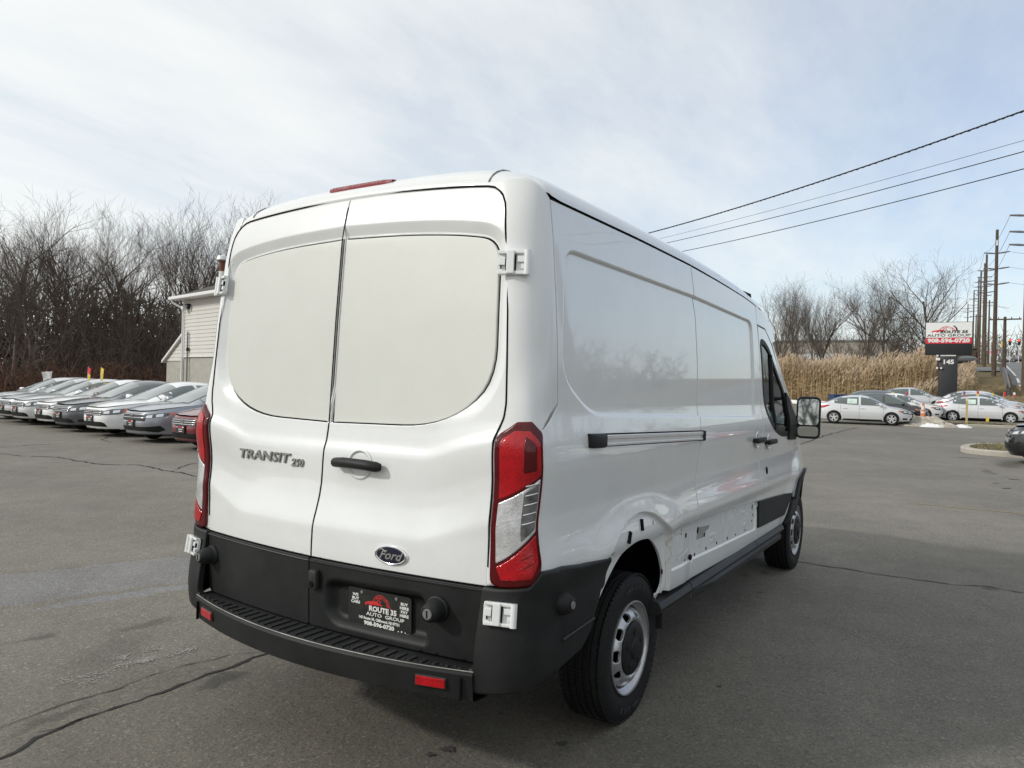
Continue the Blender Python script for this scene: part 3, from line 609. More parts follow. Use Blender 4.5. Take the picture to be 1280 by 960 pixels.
line(F, b, .0028, 'dried_glue_bead', M['glue'], qpan, n=5); line(F, [(.345, .86), (.335, .80), (.35, .76), (.34, .70), (.345, .64), (.33, .60), (.30, .555)], .0035, 'dried_glue_bead', M['glue'], qpan, n=5)
line(F, [(.335, .85), (.33, .81), (.345, .79)], .004, 'dried_glue_bead', M['glue'], qpan, n=5)
skin('bare_filler_patch', rpoly([(.40, .83), (.62, .82), (.63, .72), (.38, .725)], .02), F, .05, M['strip'], qpan, off=.0012, depth=0)
skin('bare_door_strip', [(.735, .862), (1.2, .846), (2.14, .812), (2.125, .620), (1.2, .643), (.735, .660)], F, .06, M['strip'], sdoor, off=.0010, depth=0)
for x, z, a in ((-.20, .93, -.5), (-.045, .965, -.15)):
    o = MB().box((0, 0, .003), (.022, .055, .010)).build('trim_clip', M['void'], qpan); q = F(np.array([x, x+.01, x]), np.array([z, z, z+.01])); o.matrix_world = frame(q[0], q[1]-q[0], q[2]-q[0]) @ Matrix.Rotation(a, 4, 'Z')
for x, z in ((-.36, .885), (.10, .955), (-.50, .74), (.235, .88)): put(dot, x, z, M['grey'], qpan, 1.3, 1.3)
o = MB().lathe([(.018, 0), (.016, .01), (0, .012)], 10, None, 'z').build('door_bolt', M['void'], qpan); o.matrix_world = SM(.724, .665, -.012)
MB().box((.335, -.935, .44), (.012, .09, .16), rz=.05).build('mud_flap', M['plastic'], van)
# mirror
for sd in (1, -1):
    T = frame((3.36, -sd*1.115, 1.395), (.10, -sd*1, 0) if sd > 0 else (-.1, -1, 0), (0, 0, 1))   # local x outward (right), y up, z towards the rear
    T = frame((3.36, -sd*1.11, 1.40), (.16*sd*-1*-1 if sd > 0 else .16, -1, 0), (0, 0, 1))
    if T.col[2].x > 0: T = frame((3.36, -sd*1.11, 1.40), (.16, 1, 0), (0, 0, 1))
    mo = MB(); sh = rpoly([(-.095, -.175), (.095, -.175), (.098, .175), (-.09, .175)], .05, 5)
    lv = [(1.0, .02), (1.04, .0), (1.02, -.05), (.86, -.10), (.5, -.125)]
    vs_ = [T @ Vector((x*k, y*k, z)) for k, z in lv for x, y in sh]; k = len(sh)
    mo.add(vs_, [(i*k+j, i*k+(j+1) % k, (i+1)*k+(j+1) % k, (i+1)*k+j) for i in range(4) for j in range(k)]+[tuple(4*k+j for j in range(k)), tuple(range(k))[::-1]])
    mo.box((0, 0, .012), (.0, .0, .0)); mir = mo.build('side_mirror', M['plastic'], van, 40)
    a = -.02
    MB().prism(rpoly([(-.082, -.062), (.082, -.062), (.086, .160), (-.078, .160)], .035, 5), .003, T @ Matrix.Translation((0, 0, .040)) @ Matrix.Rotation(-.035, 4, 'X')).build('mirror_glass', M['mirror'], mir)
    MB().prism(rpoly([(-.080, -.160), (.080, -.160), (.082, -.075), (-.082, -.075)], .03, 5), .003, T @ Matrix.Translation((0, 0, .024)) @ Matrix.Rotation(.03, 4, 'X')).build('mirror_glass', M['mirror'], mir)
    MB().box((3.37, -sd*.99, 1.36), (.07, .16, .10), bev=.02).build('mirror_arm', M['plastic'], van, 40)
# cab: windscreen, bonnet, nose, seats
t = np.linspace(0, 1, 10); u = np.linspace(-1, 1, 17); vs_ = []
for q in t:
    for s in u: vs_.append((2.80+q*1.17-(.17+.02*q)*s*s, s*(.80+.09*q), 2.405-1.10*q-.14*(1-q)*abs(s)**3+.03*math.sin(PI*q)))
MB().add(vs_, [(i*17+j, (i+1)*17+j, (i+1)*17+j+1, i*17+j+1) for i in range(9) for j in range(16)]).build('windscreen', M['glass'], van, 60)
WS = list(vs_)
for s in (-1, 1):
    E_ = [WS[i*17+(16 if s > 0 else 0)] for i in range(10)]; k_ = np.linspace(0, 9, 8).astype(int); A1 = [(2.50, 2.10), (2.635, 1.995), (2.76, 1.88), (2.90, 1.755), (3.02, 1.65), (3.16, 1.535), (3.30, 1.425), (3.43, 1.325)]; V_ = []
    for (x, z), ki in zip(A1, k_):
        a = SIDE(-s)(np.array([x]), np.array([z]))[0]; e = np.array(E_[ki]); c = np.array([a[0]*.45+e[0]*.55, a[1]*.985, a[2]*.45+e[2]*.55+.03])
        for t_ in np.linspace(0, 1, 7): V_.append(tuple((1-t_)**2*a+2*t_*(1-t_)*c+t_*t_*e))
    MB().add(V_, [(i*7+j, i*7+j+1, (i+1)*7+j+1, (i+1)*7+j) for i in range(7) for j in range(6)]).build('windscreen_pillar', M['white'], van, 70)
xs_ = np.linspace(3.72, 4.70, 10); vs_ = []
for x in xs_:
    for s in u: vs_.append((x+.05-.05*s*s*(1+(x-3.7)*2), s*(.93-.17*max(0, x-3.75)**1.3), 1.31-.07*(x-3.72)-.26*max(0, (x-3.9)/.8)**2+.04*(1-s*s)))
MB().add(vs_, [(i*17+j, (i+1)*17+j, (i+1)*17+j+1, i*17+j+1) for i in range(9) for j in range(16)]).build('bonnet', M['white'], van, 60)
zs = np.linspace(.32, 1.02, 9); vs_ = []
for z in zs:
    for s in u: vs_.append((4.80-.02*(z-.6)**2-.34*abs(s)**2.6-.12*max(0, z-.75), s*.77, z))
MB().add(vs_, [(i*17+j, i*17+j+1, (i+1)*17+j+1, (i+1)*17+j) for i in range(8) for j in range(16)]).build('front_bumper', M['plastic'], van, 60)
for y in (-.42, .42):
    MB().box((2.62, y, 1.02), (.5, .48, .16), bev=.04).box((2.40, y, 1.36), (.14, .46, .62), bev=.05).box((2.37, y, 1.76), (.10, .26, .2), bev=.04).build('cab_seat', M['seat'], van, 40)
MB().box((3.55, 0, 1.15), (.4, 1.7, .22), bev=.05).build('dashboard', M['plastic'], van, 40)
# wheels
RM_P = [(.205, -.10), (.218, -.085), (.2235, -.06), (.2235, -.045), (.216, -.040), (.205, -.02), (.20, .02)]
def van_wheel(x, sd):
    wb = bpy.data.objects.new('wheel', None); col.objects.link(wb); wb.parent = van; wb.empty_display_size = .1
    wb.location = (x, -sd*.845, .352)
    if sd < 0: wb.rotation_euler = (0, 0, PI)
    if VW:
        for o in VW: c = o.copy(); c.parent = wb; col.objects.link(c)
        return
    pr = [(.222, .10), (.262, .112), (.300, .114), (.325, .108), (.343, .096), (.349, .080)]
    for g in (.055, .020, -.020, -.055): pr += [(.352, g+.006), (.3515, g+.0055), (.344, g+.004), (.344, g-.004), (.3515, g-.0055), (.352, g-.006)]
    pr += [(.349, -.080), (.343, -.096), (.325, -.108), (.300, -.114), (.262, -.112), (.222, -.10)]
    ty = MB().lathe([(r, -h) for r, h in pr], 96); tyo = ty.build('tyre', M['rubber'], wb, 35); VW.append(tyo)
    tb = MB()
    for i in range(80):
        a = 2*PI*i/80
        for sg in (-1, 1): tb.box((0, 0, 0), (.019, .030, .010), Matrix.Rotation(-a, 4, 'Y') @ Matrix.Translation((.3445, sg*.0885, 0)) @ Matrix.Rotation(sg*-.55, 4, 'Z') @ Matrix.Rotation(PI/2, 4, 'Y'))
    for i in range(110):
        a = 2*PI*i/110
        for g in (-.0375, 0, .0375): tb.box((0, 0, 0), (.004, .022, .013), Matrix.Rotation(-a, 4, 'Y') @ Matrix.Translation((.3525, g, 0)) @ Matrix.Rotation(PI/2, 4, 'Y'))
    VW.append(tag(tb.build('tread_blocks', M['rubber'], wb), kind='stuff')); tb_ = VW[-1]
    lt = MB()
    for i, ch in enumerate('X FIT VAN'):
        if ch == ' ': continue
        a = -PI/2-.42+i*.085; T = frame((.295*math.cos(a), -.1155, .295*math.sin(a)), (-math.sin(a), 0, math.cos(a)), (-math.cos(a), 0, -math.sin(a))); lt.text(ch, .036, T, .001, 0, 1.15, bold=.001)
    for i, ch in enumerate('X FIT VAN'):
        if ch == ' ': continue
        a = PI/2-.42+i*.085; T = frame((.295*math.cos(a), -.1155, .295*math.sin(a)), (-math.sin(a), 0, math.cos(a)), (-math.cos(a), 0, -math.sin(a))); lt.text(ch, .036, T, .001, 0, 1.15, bold=.001)
    VW.append(lt.build('tyre_lettering', mat('moulded_rubber', (.035, .035, .035), .8), wb))
    rm = MB().lathe([(.196, .11), (.196, .03), (.190, .0), (.192, -.055), (.200, -.075), (.206, -.078), (.212, -.088), (.2215, -.097), (.225, -.105), (.224, -.110), (.2185, -.111)], 64).build('rim', M['steel'], wb, 40); VW.append(rm)
    prof = tab([(0, -.09), (.10, -.092), (.120, -.102), (.138, -.119), (.152, -.118), (.174, -.103), (.19, -.075), (.2, -.06)], .004)
    hs = [[((.165+.019*math.cos(k*PI/7))*math.cos(PI*i/5)-.029*math.sin(k*PI/7)*math.sin(PI*i/5), (.165+.019*math.cos(k*PI/7))*math.sin(PI*i/5)+.029*math.sin(k*PI/7)*math.cos(PI*i/5)) for k in range(14)] for i in range(10)]
    dk = skin('rim_disc', [(.191*math.cos(k*2*PI/60), .191*math.sin(k*2*PI/60)) for k in range(60)], lambda a, c: np.stack([a, prof(np.hypot(a, c)), c], 1), .016, M['steel'], wb, holes=hs, ctr=(0, 5, 0), inset=.005); VW.append(dk)
    VW.append(MB().lathe([(.186, -.055), (.186, -.045), (0, -.045)], 32).build('dark_disc', M['void'], wb))  # black disc close behind the rim holes, stands in for the shade inside
    cp = MB().lathe([(.124, -.090), (.126, -.118), (.118, -.124), (.080, -.126), (.050, -.128), (.046, -.136), (.038, -.138), (0, -.138)], 36)
    for i in range(5):
        a = 2*PI*i/5+.3; cp.lathe([(.018, -.11), (.016, -.130), (.010, -.132), (0, -.130)], 12, Matrix.Translation((.082*math.cos(a), 0, .082*math.sin(a))))
    VW.append(cp.build('hub_cap', M['plastic'], wb, 35))
VW = []
for x, sd in ((0, 1), (3.749, 1), (0, -1), (3.749, -1)): van_wheel(x, sd)
# ------------------------------------------------------------------ ground, road, parking lot
T_base = tab([(-100, 0), (36, 0), (42, .12), (50, .35), (65, .75), (100, 1.0), (300, 1.4)])
T_bank = tab([(-100, 0), (40, 0), (45, .25), (50, .55), (56, 1.2), (64, 2.3), (72, 3.2), (90, 4.3), (120, 6.0), (160, 7.6), (200, 9.4), (260, 11.6), (400, 13)], 1.5)
def TZ(x, y): return T_base(x)+(np.maximum(T_bank(x), T_base(x))-T_base(x))*ss(4.5, -1.5, y-.05*np.maximum(0, x-80))
def sheet(name, xs, ys, m, dz=0., keep=None):
    X, Y = np.meshgrid(xs, ys, indexing='ij'); Z = TZ(X, Y)+dz; nx, ny = X.shape
    b = MB(); b.v = np.stack([X.ravel(), Y.ravel(), Z.ravel()], 1).tolist()
    for i in range(nx-1):
        for j in range(ny-1):
            if keep is None or keep((xs[i]+xs[i+1])/2, (ys[j]+ys[j+1])/2): b.f.append((i*ny+j, (i+1)*ny+j, (i+1)*ny+j+1, i*ny+j+1))
    return tag(b.build(name, m, None, 60), kind='structure')
def asphalt():
    m = bpy.data.materials.new('worn_asphalt'); m.use_nodes = True; t = m.node_tree; b = t.nodes['Principled BSDF']; L = t.links; b.inputs['Specular IOR Level'].default_value = .35
    tc = t.nodes.new('ShaderNodeTexCoord')
    def noise_(sc_, det=4, rough=.6, vec=None):
        n = t.nodes.new('ShaderNodeTexNoise'); n.inputs['Scale'].default_value = sc_; n.inputs['Detail'].default_value = det; n.inputs['Roughness'].default_value = rough; L.new(vec or tc.outputs['Object'], n.inputs['Vector']); return n
    def ramp(v, *st):
        r = t.nodes.new('ShaderNodeValToRGB'); e = r.color_ramp.elements
        e[0].position, e[0].color = st[0][0], (*st[0][1], 1); e[1].position, e[1].color = st[-1][0], (*st[-1][1], 1)
        for p, c in st[1:-1]: k = e.new(p); k.color = (*c, 1)
        L.new(v, r.inputs[0]); return r.outputs[0]
    def mix(f, a, c, op='MIX'):
        n = t.nodes.new('ShaderNodeMix'); n.data_type = 'RGBA'; n.blend_type = op
        if isinstance(f, (int, float)): n.inputs[0].default_value = f
        else: L.new(f, n.inputs[0])
        for i, v in ((6, a), (7, c)):
            if isinstance(v, tuple): n.inputs[i].default_value = (*v, 1)
            else: L.new(v, n.inputs[i])
        return n.outputs[2]
    big = noise_(.35, 6, .62); mid = noise_(2.2, 7, .7); fine = noise_(95, 3, .75); grit = noise_(260, 2, .6)
    vo = t.nodes.new('ShaderNodeTexVoronoi'); vo.inputs['Scale'].default_value = 85; L.new(tc.outputs['Object'], vo.inputs['Vector'])
    col_ = ramp(big.outputs[0], (.25, (.152, .141, .121)), (.5, (.190, .176, .152)), (.78, (.236, .220, .192)))
    col_ = mix(.5, col_, ramp(mid.outputs[0], (.25, (.62, .61, .60)), (.75, (1.22, 1.21, 1.19))), 'MULTIPLY')
    col_ = mix(1., col_, ramp(fine.outputs[0], (.30, (.66, .66, .66)), (.5, (.98, .98, .98)), (.70, (1.5, 1.48, 1.44))), 'MULTIPLY')
    col_ = mix(.6, col_, ramp(grit.outputs[0], (.3, (.66, .66, .66)), (.72, (1.4, 1.4, 1.38))), 'MULTIPLY')
    sp_ = t.nodes.new('ShaderNodeSeparateColor'); L.new(vo.outputs['Color'], sp_.inputs[0])
    col_ = mix(ramp(sp_.outputs[0], (.945, (0, 0, 0)), (.965, (.55, .55, .55))), col_, (.34, .325, .29))
    col_ = mix(ramp(sp_.outputs[1], (.93, (0, 0, 0)), (.96, (.4, .4, .4))), col_, (.06, .057, .05))
    ds = noise_(1.6, 6, .68); va = t.nodes.new('ShaderNodeVectorMath'); va.operation = 'MULTIPLY_ADD'; L.new(ds.outputs[1], va.inputs[0]); va.inputs[1].default_value = (.5, .5, 0); L.new(tc.outputs['Object'], va.inputs[2])
    wet = None
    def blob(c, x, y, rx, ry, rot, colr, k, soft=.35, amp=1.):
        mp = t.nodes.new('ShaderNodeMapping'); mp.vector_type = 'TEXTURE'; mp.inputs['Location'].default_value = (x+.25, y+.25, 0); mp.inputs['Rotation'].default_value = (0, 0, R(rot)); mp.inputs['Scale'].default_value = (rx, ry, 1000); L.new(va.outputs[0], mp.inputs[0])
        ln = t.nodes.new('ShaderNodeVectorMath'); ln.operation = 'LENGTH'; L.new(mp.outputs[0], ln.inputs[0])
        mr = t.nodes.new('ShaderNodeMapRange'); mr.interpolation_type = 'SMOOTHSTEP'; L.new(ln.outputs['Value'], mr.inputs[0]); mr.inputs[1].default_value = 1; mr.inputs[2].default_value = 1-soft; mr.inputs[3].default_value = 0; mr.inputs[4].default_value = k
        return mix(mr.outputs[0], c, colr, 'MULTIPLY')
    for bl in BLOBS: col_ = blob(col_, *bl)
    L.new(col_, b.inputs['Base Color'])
    b.inputs['Roughness'].default_value = .82
    bp = t.nodes.new('ShaderNodeBump'); bp.inputs['Strength'].default_value = .55; bp.inputs['Distance'].default_value = .006; L.new(fine.outputs[0], bp.inputs['Height'])
    b2 = t.nodes.new('ShaderNodeBump'); b2.inputs['Strength'].default_value = .4; b2.inputs['Distance'].default_value = .05; L.new(mid.outputs[0], b2.inputs['Height']); L.new(bp.outputs[0], b2.inputs['Normal']); L.new(b2.outputs[0], b.inputs['Normal'])
    return m
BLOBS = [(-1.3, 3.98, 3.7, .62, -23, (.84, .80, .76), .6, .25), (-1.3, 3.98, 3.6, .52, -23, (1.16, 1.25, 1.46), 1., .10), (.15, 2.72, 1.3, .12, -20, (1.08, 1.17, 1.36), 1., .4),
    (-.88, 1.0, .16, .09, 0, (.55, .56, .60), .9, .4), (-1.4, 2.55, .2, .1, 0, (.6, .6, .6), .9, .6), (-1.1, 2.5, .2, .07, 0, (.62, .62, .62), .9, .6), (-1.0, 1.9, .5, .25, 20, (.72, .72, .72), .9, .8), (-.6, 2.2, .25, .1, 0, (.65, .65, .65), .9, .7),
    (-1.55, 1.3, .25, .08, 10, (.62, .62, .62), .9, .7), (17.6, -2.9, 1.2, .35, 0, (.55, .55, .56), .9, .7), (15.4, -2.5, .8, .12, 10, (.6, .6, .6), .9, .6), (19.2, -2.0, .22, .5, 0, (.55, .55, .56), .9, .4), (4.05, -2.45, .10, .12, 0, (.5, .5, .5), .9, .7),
    (-1.7, -.1, 3.9, 2.3, -10, (.74, .735, .715), 1., .5), (1.6, -3.4, 5.6, 3.3, 0, (.73, .745, .755), 1., .45), (24, 6, 14, 5, -12, (.86, .87, .89), .8, .5), (6.5, 8, 7, 3, 30, (1.06, 1.04, 1.0), .8, .8), (30, 0, 7, 2.5, 5, (.88, .88, .9), .8, .7), (12, 2, 4, 1.2, 20, (1.05, 1.04, 1.01), .9, .8), (10, 17, 6, 1.6, 95, (.90, .90, .91), .8, .8)]  # first here darkens near ground; second paints the van's shadow deeper into the colour
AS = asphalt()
lotx = np.array([-60, -20, -8, 0, 6, 13, 20, 28, 34, 37, 40, 43, 46, 49, 52, 55, 58]); loty = np.array([-60, -30, -12, -8, -4.5, -3, -1.5, 0, 1.5, 3, 6, 10, 14, 20, 28, 36])
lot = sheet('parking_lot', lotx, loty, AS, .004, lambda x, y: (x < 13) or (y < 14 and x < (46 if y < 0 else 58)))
GR = mat('dry_grass', (.20, .155, .085), .95, spec=.1, var2=(.105, .085, .045), vscale=.9, bump=.6, bscale=9)
sheet('ground', np.array([-400, -60, -10, 13, 30, 40, 46, 49, 52, 55, 58, 62, 66, 70, 75, 82, 90, 100, 120, 140, 160, 200, 260, 400, 1200]), np.array([-600, -120, -60, -30, -24, -19.5, -14, -9, -6, -4.5, -3, -2, -1, 0, 1, 2, 3, 4.5, 6, 9, 14, 20, 36, 60, 120, 600]), GR, -.07)
RX = np.array([58, 62, 66, 70, 75, 82, 90, 100, 120, 140, 160, 200, 260, 400])
RA = mat('road_asphalt', (.16, .16, .158), .85, var=.15, vscale=.8)
road = sheet('road', RX, np.array([-22, -17, -12, -4.2]), RA, .05)
def strip_on(name, m, y0, y1, x0, x1, dz, par, dash=None):
    b = MB(); x = x0
    while x < x1:
        e = min(x1, x+(dash[0] if dash else 6)); q = [(x, y0), (e, y0), (e, y1), (x, y1)]; b.add([(a, c, float(TZ(a, -10.))+dz) for a, c in q], [(0, 1, 2, 3)]); x = e+(dash[1] if dash else 0)
    return b.build(name, m, par)
PW = mat('road_paint', (.62, .61, .56), .8, var=.15, vscale=3)
strip_on('edge_line', PW, -4.75, -4.6, 58, 380, .056, road); tag(strip_on('lane_dashes', PW, -8.2, -8.07, 58, 380, .056, road, (3, 9)), kind='stuff'); tag(strip_on('lane_dashes', PW, -11.7, -11.57, 58, 380, .056, road, (3, 9)), kind='stuff')
dr = sheet('side_drive', np.array([88, 92, 96, 100, 104]), np.array([-4.2, -3, -2, 0, 2]), RA, .03)
CRACKS = [([(-2.3, 1.0), (-1.9, 1.05), (-1.68, 1.13), (-1.48, 1.17), (-1.2, 1.14), (-.86, 1.14), (-.41, 1.13), (.4, 1.16)], .019, .02), ([(-1.9, 1.33), (-1.48, 1.39), (-1.23, 1.34), (-.88, 1.36), (-.6, 1.3), (-.42, 1.16)], .007, .012), ([(-1.7, 1.17), (-1.62, 1.12), (-1.52, 1.16)], .014, .02),
    ([(4.08, -.6), (4.05, -1.0), (4.02, -1.36), (3.98, -1.76), (3.99, -2.24), (4.12, -2.41), (4.07, -2.69), (4.0, -4)], .016, .02), ([(3.45, 14.6), (3.45, 13.8), (3.88, 12.56), (3.84, 11.06), (4.17, 10.36), (4.07, 9.12), (3.96, 8.03), (3.9, 6)], .05, .05), ([(4.19, 9.32), (4.99, 9.93), (5.32, 9.98)], .03, .03),
    ([(3.6, 16.6), (4.02, 15.3), (5.0, 15.37), (5.45, 15.25)], .045, .04), ([(7.27, 16.94), (6.57, 15.82), (6.33, 15.09)], .03, .05), ([(17, 2.2), (20.68, 2.31), (25.75, 2.55), (31.79, 2.6), (38.5, 2.42)], .07, .03)]
# cracks and marks, thin sheets on the asphalt
CRM = mat('crack_shadowed_tar', (.022, .021, .020), .9)
def crack(pts, w, par=lot, name='crack', m=CRM, jit=.02, st=.05, z=.008):
    P = []
    for a, b in zip(pts[:-1], pts[1:]):
        k = max(1, int(math.dist(a, b)/st))
        for i in range(k): P.append(Vector((a[0]+(b[0]-a[0])*i/k, a[1]+(b[1]-a[1])*i/k, 0)))
    P.append(Vector((*pts[-1], 0))); q = Vector((0, 0, 0)); vs_ = []
    d = (Vector((*pts[-1], 0))-Vector((*pts[0], 0))).normalized(); nrm = Vector((-d.y, d.x, 0))
    for i, p in enumerate(P):
        q = q*.8+nrm*rnd.gauss(0, jit*.45); ww = w*(.35+rnd.random()*1.1)*(1-.7*abs(2*i/len(P)-1)**6)
        for s in (-.5, .5): c = p+q+nrm*ww*s; vs_.append((c.x, c.y, float(TZ(c.x, c.y))+z))
    return MB().add(vs_, [(2*i, 2*i+2, 2*i+3, 2*i+1) for i in range(len(P)-1)]).build(name, m, par)
for pts, w_, j in (CRACKS): crack(pts, w_, jit=j)

crack([(9.08, -1.45), (9.07, -1.98), (9.05, -2.27), (9.09, -2.51), (9.1, -3.2)], .035, name='faded_yellow_line', m=mat('faded_yellow_paint', (.34, .27, .14), .8, var=.3, vscale=8), jit=.012, z=.009)
SALT = mat('salt_crust', (.29, .28, .255), .9, var=.25, vscale=40)
def blot(x, y, r, m, name, ax=1.5, rot=0., z=.010, hole=.3):
    n = 22; ph = [rnd.random()*6.28 for _ in range(4)]; P = []
    for i in range(n):
        a = 2*PI*i/n; k = r*(1+.28*math.sin(2*a+ph[0])+.2*math.sin(3*a+ph[1])+.2*math.sin(5*a+ph[2])+rnd.uniform(-.16, .16)); u_, v_ = k*ax*math.cos(a), k*math.sin(a); P.append((x+u_*math.cos(rot)-v_*math.sin(rot), y+u_*math.sin(rot)+v_*math.cos(rot)))
    return MB().add([(a, c, float(TZ(a, c))+z) for a, c in P], [tuple(range(n))]).build(name, m, lot)
b = MB()
for x, y, k in ((-.94, 1.59, 26), (-.99, 1.74, 10), (-.82, 1.73, 8), (-.70, 1.54, 16), (-1.05, 1.62, 9), (-1.19, 1.6, 7), (-1.34, 1.64, 8), (-1.28, 1.55, 6), (-.79, 1.54, 6)):
    for i in range(k*6):
        r = .003+rnd.random()*.006; a = x+rnd.gauss(0, .030)+rnd.uniform(-.01, .01); c = y+rnd.gauss(0, .026); n = 6; b.add([(a+r*(.5+rnd.random())*math.cos(2*PI*q/n)*.7, c+r*(.5+rnd.random())*math.sin(2*PI*q/n)*.7, .0095+.000004*i) for q in range(n)], [tuple(range(n))])
tag(b.build('salt_specks', SALT, lot), kind='stuff')
OIL = mat('oil_drip', (.065, .062, .058), .6, spec=.4)
for x, y, r in ((2.39, -.32, .05), (2.53, -.46, .035), (2.33, -.44, .025), (3.18, -.65, .05), (3.38, -.77, .05), (-.76, -.42, .045), (-.84, -.39, .03), (-.42, -.81, .035), (1.29, -.55, .03), (.65, -1.2, .018), (-.33, -.42, .025), (12.3, -2.75, .11), (14.1, -2.9, .12), (13.1, -2.6, .07), (2.7, -.9, .03)): blot(x, y, r*.5, OIL, 'oil_drip', 1.5, rnd.random()*3)
# ------------------------------------------------------------------ sedans
def tyre_mesh():
    pr = [(.205, .085), (.25, .095), (.29, .095), (.312, .080), (.318, .06), (.318, -.06), (.312, -.080), (.29, -.095), (.25, -.095), (.205, -.085)]
    return MB().lathe([(r, h) for r, h in pr][::-1], 28).mesh('tyre', 40)
def rim_mesh(k=10):
    b = MB().lathe([(.20, .06), (.198, -.05), (.206, -.075), (.212, -.085), (.204, -.090), (.196, -.080), (.188, -.06)], 28); b.lathe([(.045, -.06), (.04, -.075), (0, -.078)], 14)
    for i in range(k):
        a = 2*PI*i/k+(.10 if i % 2 else -.10); b.box((.118, -.066, 0), (.16, .02, .040), Matrix.Rotation(a, 4, 'Y'))
    return b.mesh('rim', 40)
TYM, RMM, WBK = tyre_mesh(), rim_mesh(), MB().lathe([(.2, .03), (.2, .0), (0, .0)][::-1], 20).mesh('wheel_back')
PAINT = {k: mat(k+'_car_paint', c, r_, metal=mt, coat=1., var=.02) for k, c, r_, mt in (('silver', (.58, .59, .61), .32, .35), ('pearl', (.84, .84, .83), .3, .0), ('palesilver', (.66, .67, .685), .3, .15), ('slate', (.12, .125, .14), .3, .45), ('bluesilver', (.33, .35, .39), .3, .55), ('maroon', (.16, .012, .022), .28, .25), ('charcoal', (.045, .048, .052), .3, .4), ('jet', (.006, .006, .007), .25, .0), ('crimson', (.28, .02, .025), .3, .2))}
HL = mat('head_lamp', (.085, .088, .092), .10, coat=1, metal=.3, var=.6, vscale=14); HB_ = mat('lamp_bowl', (.72, .73, .74), .12, metal=.8, coat=1); ORG = mat('orange_lens', (.75, .13, .05), .25, coat=1); SCR = mat('sky_tinted_screen', (.17, .205, .20), .04, coat=1, ior=1.7, var=.25, vscale=1.5); CARD = mat('window_sticker', (.55, .68, .62), .6, var=.12, vscale=12)  # windscreens carry a pale sky reflection in their base colour
def sedan(label, cat, paint, nose=None, heading=0., mid=None, L=4.65, W=1.80, zt=None, roof=None, front=0, rear=0, z=0., group=None, stick=False, hood=0., n=4.2):
    zt = zt or [(-2.5, .90), (-2.32, .98), (-1.7, 1.02), (-.6, .955), (.85, .935), (1.5, .885), (2.0, .82), (2.33, .752)]
    zt = [(x*L/4.65, h+hood*(x > .5)) for x, h in zt]
    roof = roof or [(-2.1, 1.0), (-1.75, 1.06), (-1.35, 1.25), (-.95, 1.385), (-.5, 1.45), (-.05, 1.462), (.25, 1.42), (.75, 1.20), (1.28, .93)]
    roof = [(x*L/4.65, h) for x, h in roof]
    Zt = tab(zt, .06); Zr = tab(roof, .07); a, bb = L/2, W/2; xa, xb = 1.36*L/4.65, -1.33*L/4.65
    ph = np.linspace(0, PI, 1600); X0 = a*np.sign(np.cos(ph))*np.abs(np.cos(ph))**(2/n); Y0 = bb*np.abs(np.sin(ph))**(2/n); Y0 = Y0*(1-.07*ss(.55, 1, X0/a)-.05*ss(-.6, -1, X0/a))
    S = np.concatenate([[0], np.cumsum(np.hypot(np.diff(X0), np.diff(Y0)))]); PP = S[-1]
    dxf = tab([(.15, .14), (.3, .03), (.45, 0), (.58, .012), (.70, .045), (.80, .13), (.9, .24)], .02); dxr = tab([(.15, .16), (.35, .02), (.55, 0), (.80, .03), (1.05, .08)], .02); fy = tab([(.15, .90), (.3, .965), (.48, 1.0), (.66, 1.0), (.80, .975), (.92, .945), (1.06, .90)], .02)
    def F(s, z_):
        s = np.asarray(s, float); k = np.clip(np.abs(s), 0, PP); x = np.interp(k, S, X0); y = np.interp(k, S, Y0); e = (np.abs(x)/a)**3
        return np.stack([x-np.where(x > 0, dxf(z_)*e, -dxr(z_)*e), np.sign(s)*y*fy(z_), z_*np.ones_like(s)], 1)
    sx_ = lambda x: float(np.interp(-x, -X0, S))
    if mid is None: mid = (nose[0]-math.cos(heading)*a, nose[1]-math.sin(heading)*a)
    t = thing('parked_car' if cat != 'moving' else 'road_car', label, 'car', (mid[0], mid[1], z), heading, group); P = PAINT[paint]; cc = (0, 0, .7)
    o = [(s, float(Zt(np.interp(abs(s), S, X0)))) for s in np.linspace(PP-.001, -PP+.001, 90)]
    lowr = []
    for s0, s1, fl in ((-PP+.001, 0, 0), (0, PP-.001, 1)):
        ar = [(xb, -1), (xa, -1)] if not fl else [(xa, 1), (xb, 1)]
        lowr.append((s0, .2))
        for x, sg in ar:
            c = sg*sx_(x); lowr += [(c+.355*math.cos(q), .315+.355*math.sin(q)) for q in np.linspace(PI+.32, -.32, 14)]
        lowr.append((s1, .2)) if fl else None
    body = skin('body', o+lowr, F, .085, P, t, ctr=cc, depth=0, inset=.02, drop=.004)
    sr = np.linspace(0, PP, 300); T_ = F(sr, Zt(np.interp(sr, S, X0))); xt, yt = T_[::-1, 0], T_[::-1, 1]
    yb_ = lambda x: np.interp(x, xt, yt)
    def deck(name, x0, x1, cr, k=16):
        us = np.linspace(-1, 1, 13); vs_ = []
        for x in np.linspace(x0, x1, k):
            yb = float(yb_(x)); 
            for u in us: vs_.append((x, u*yb, float(Zt(x))+cr*(1-abs(u)**2.2)*min(1, max(0, xt.max()-x)/.5+.12)))
        return MB().add(vs_, [(i*13+j, (i+1)*13+j, (i+1)*13+j+1, i*13+j+1) for i in range(k-1) for j in range(12)]).build(name, P, t, 50)
    x_w, x_b = roof[-1][0], roof[1][0]
    deck('bonnet', x_w-.25, xt.max()-.002, .06); deck('boot_lid', xt.min()+.002, x_b+.25, .035)
    nn = 2.5; base = lambda x: yb_(x)*.955; tum = .20
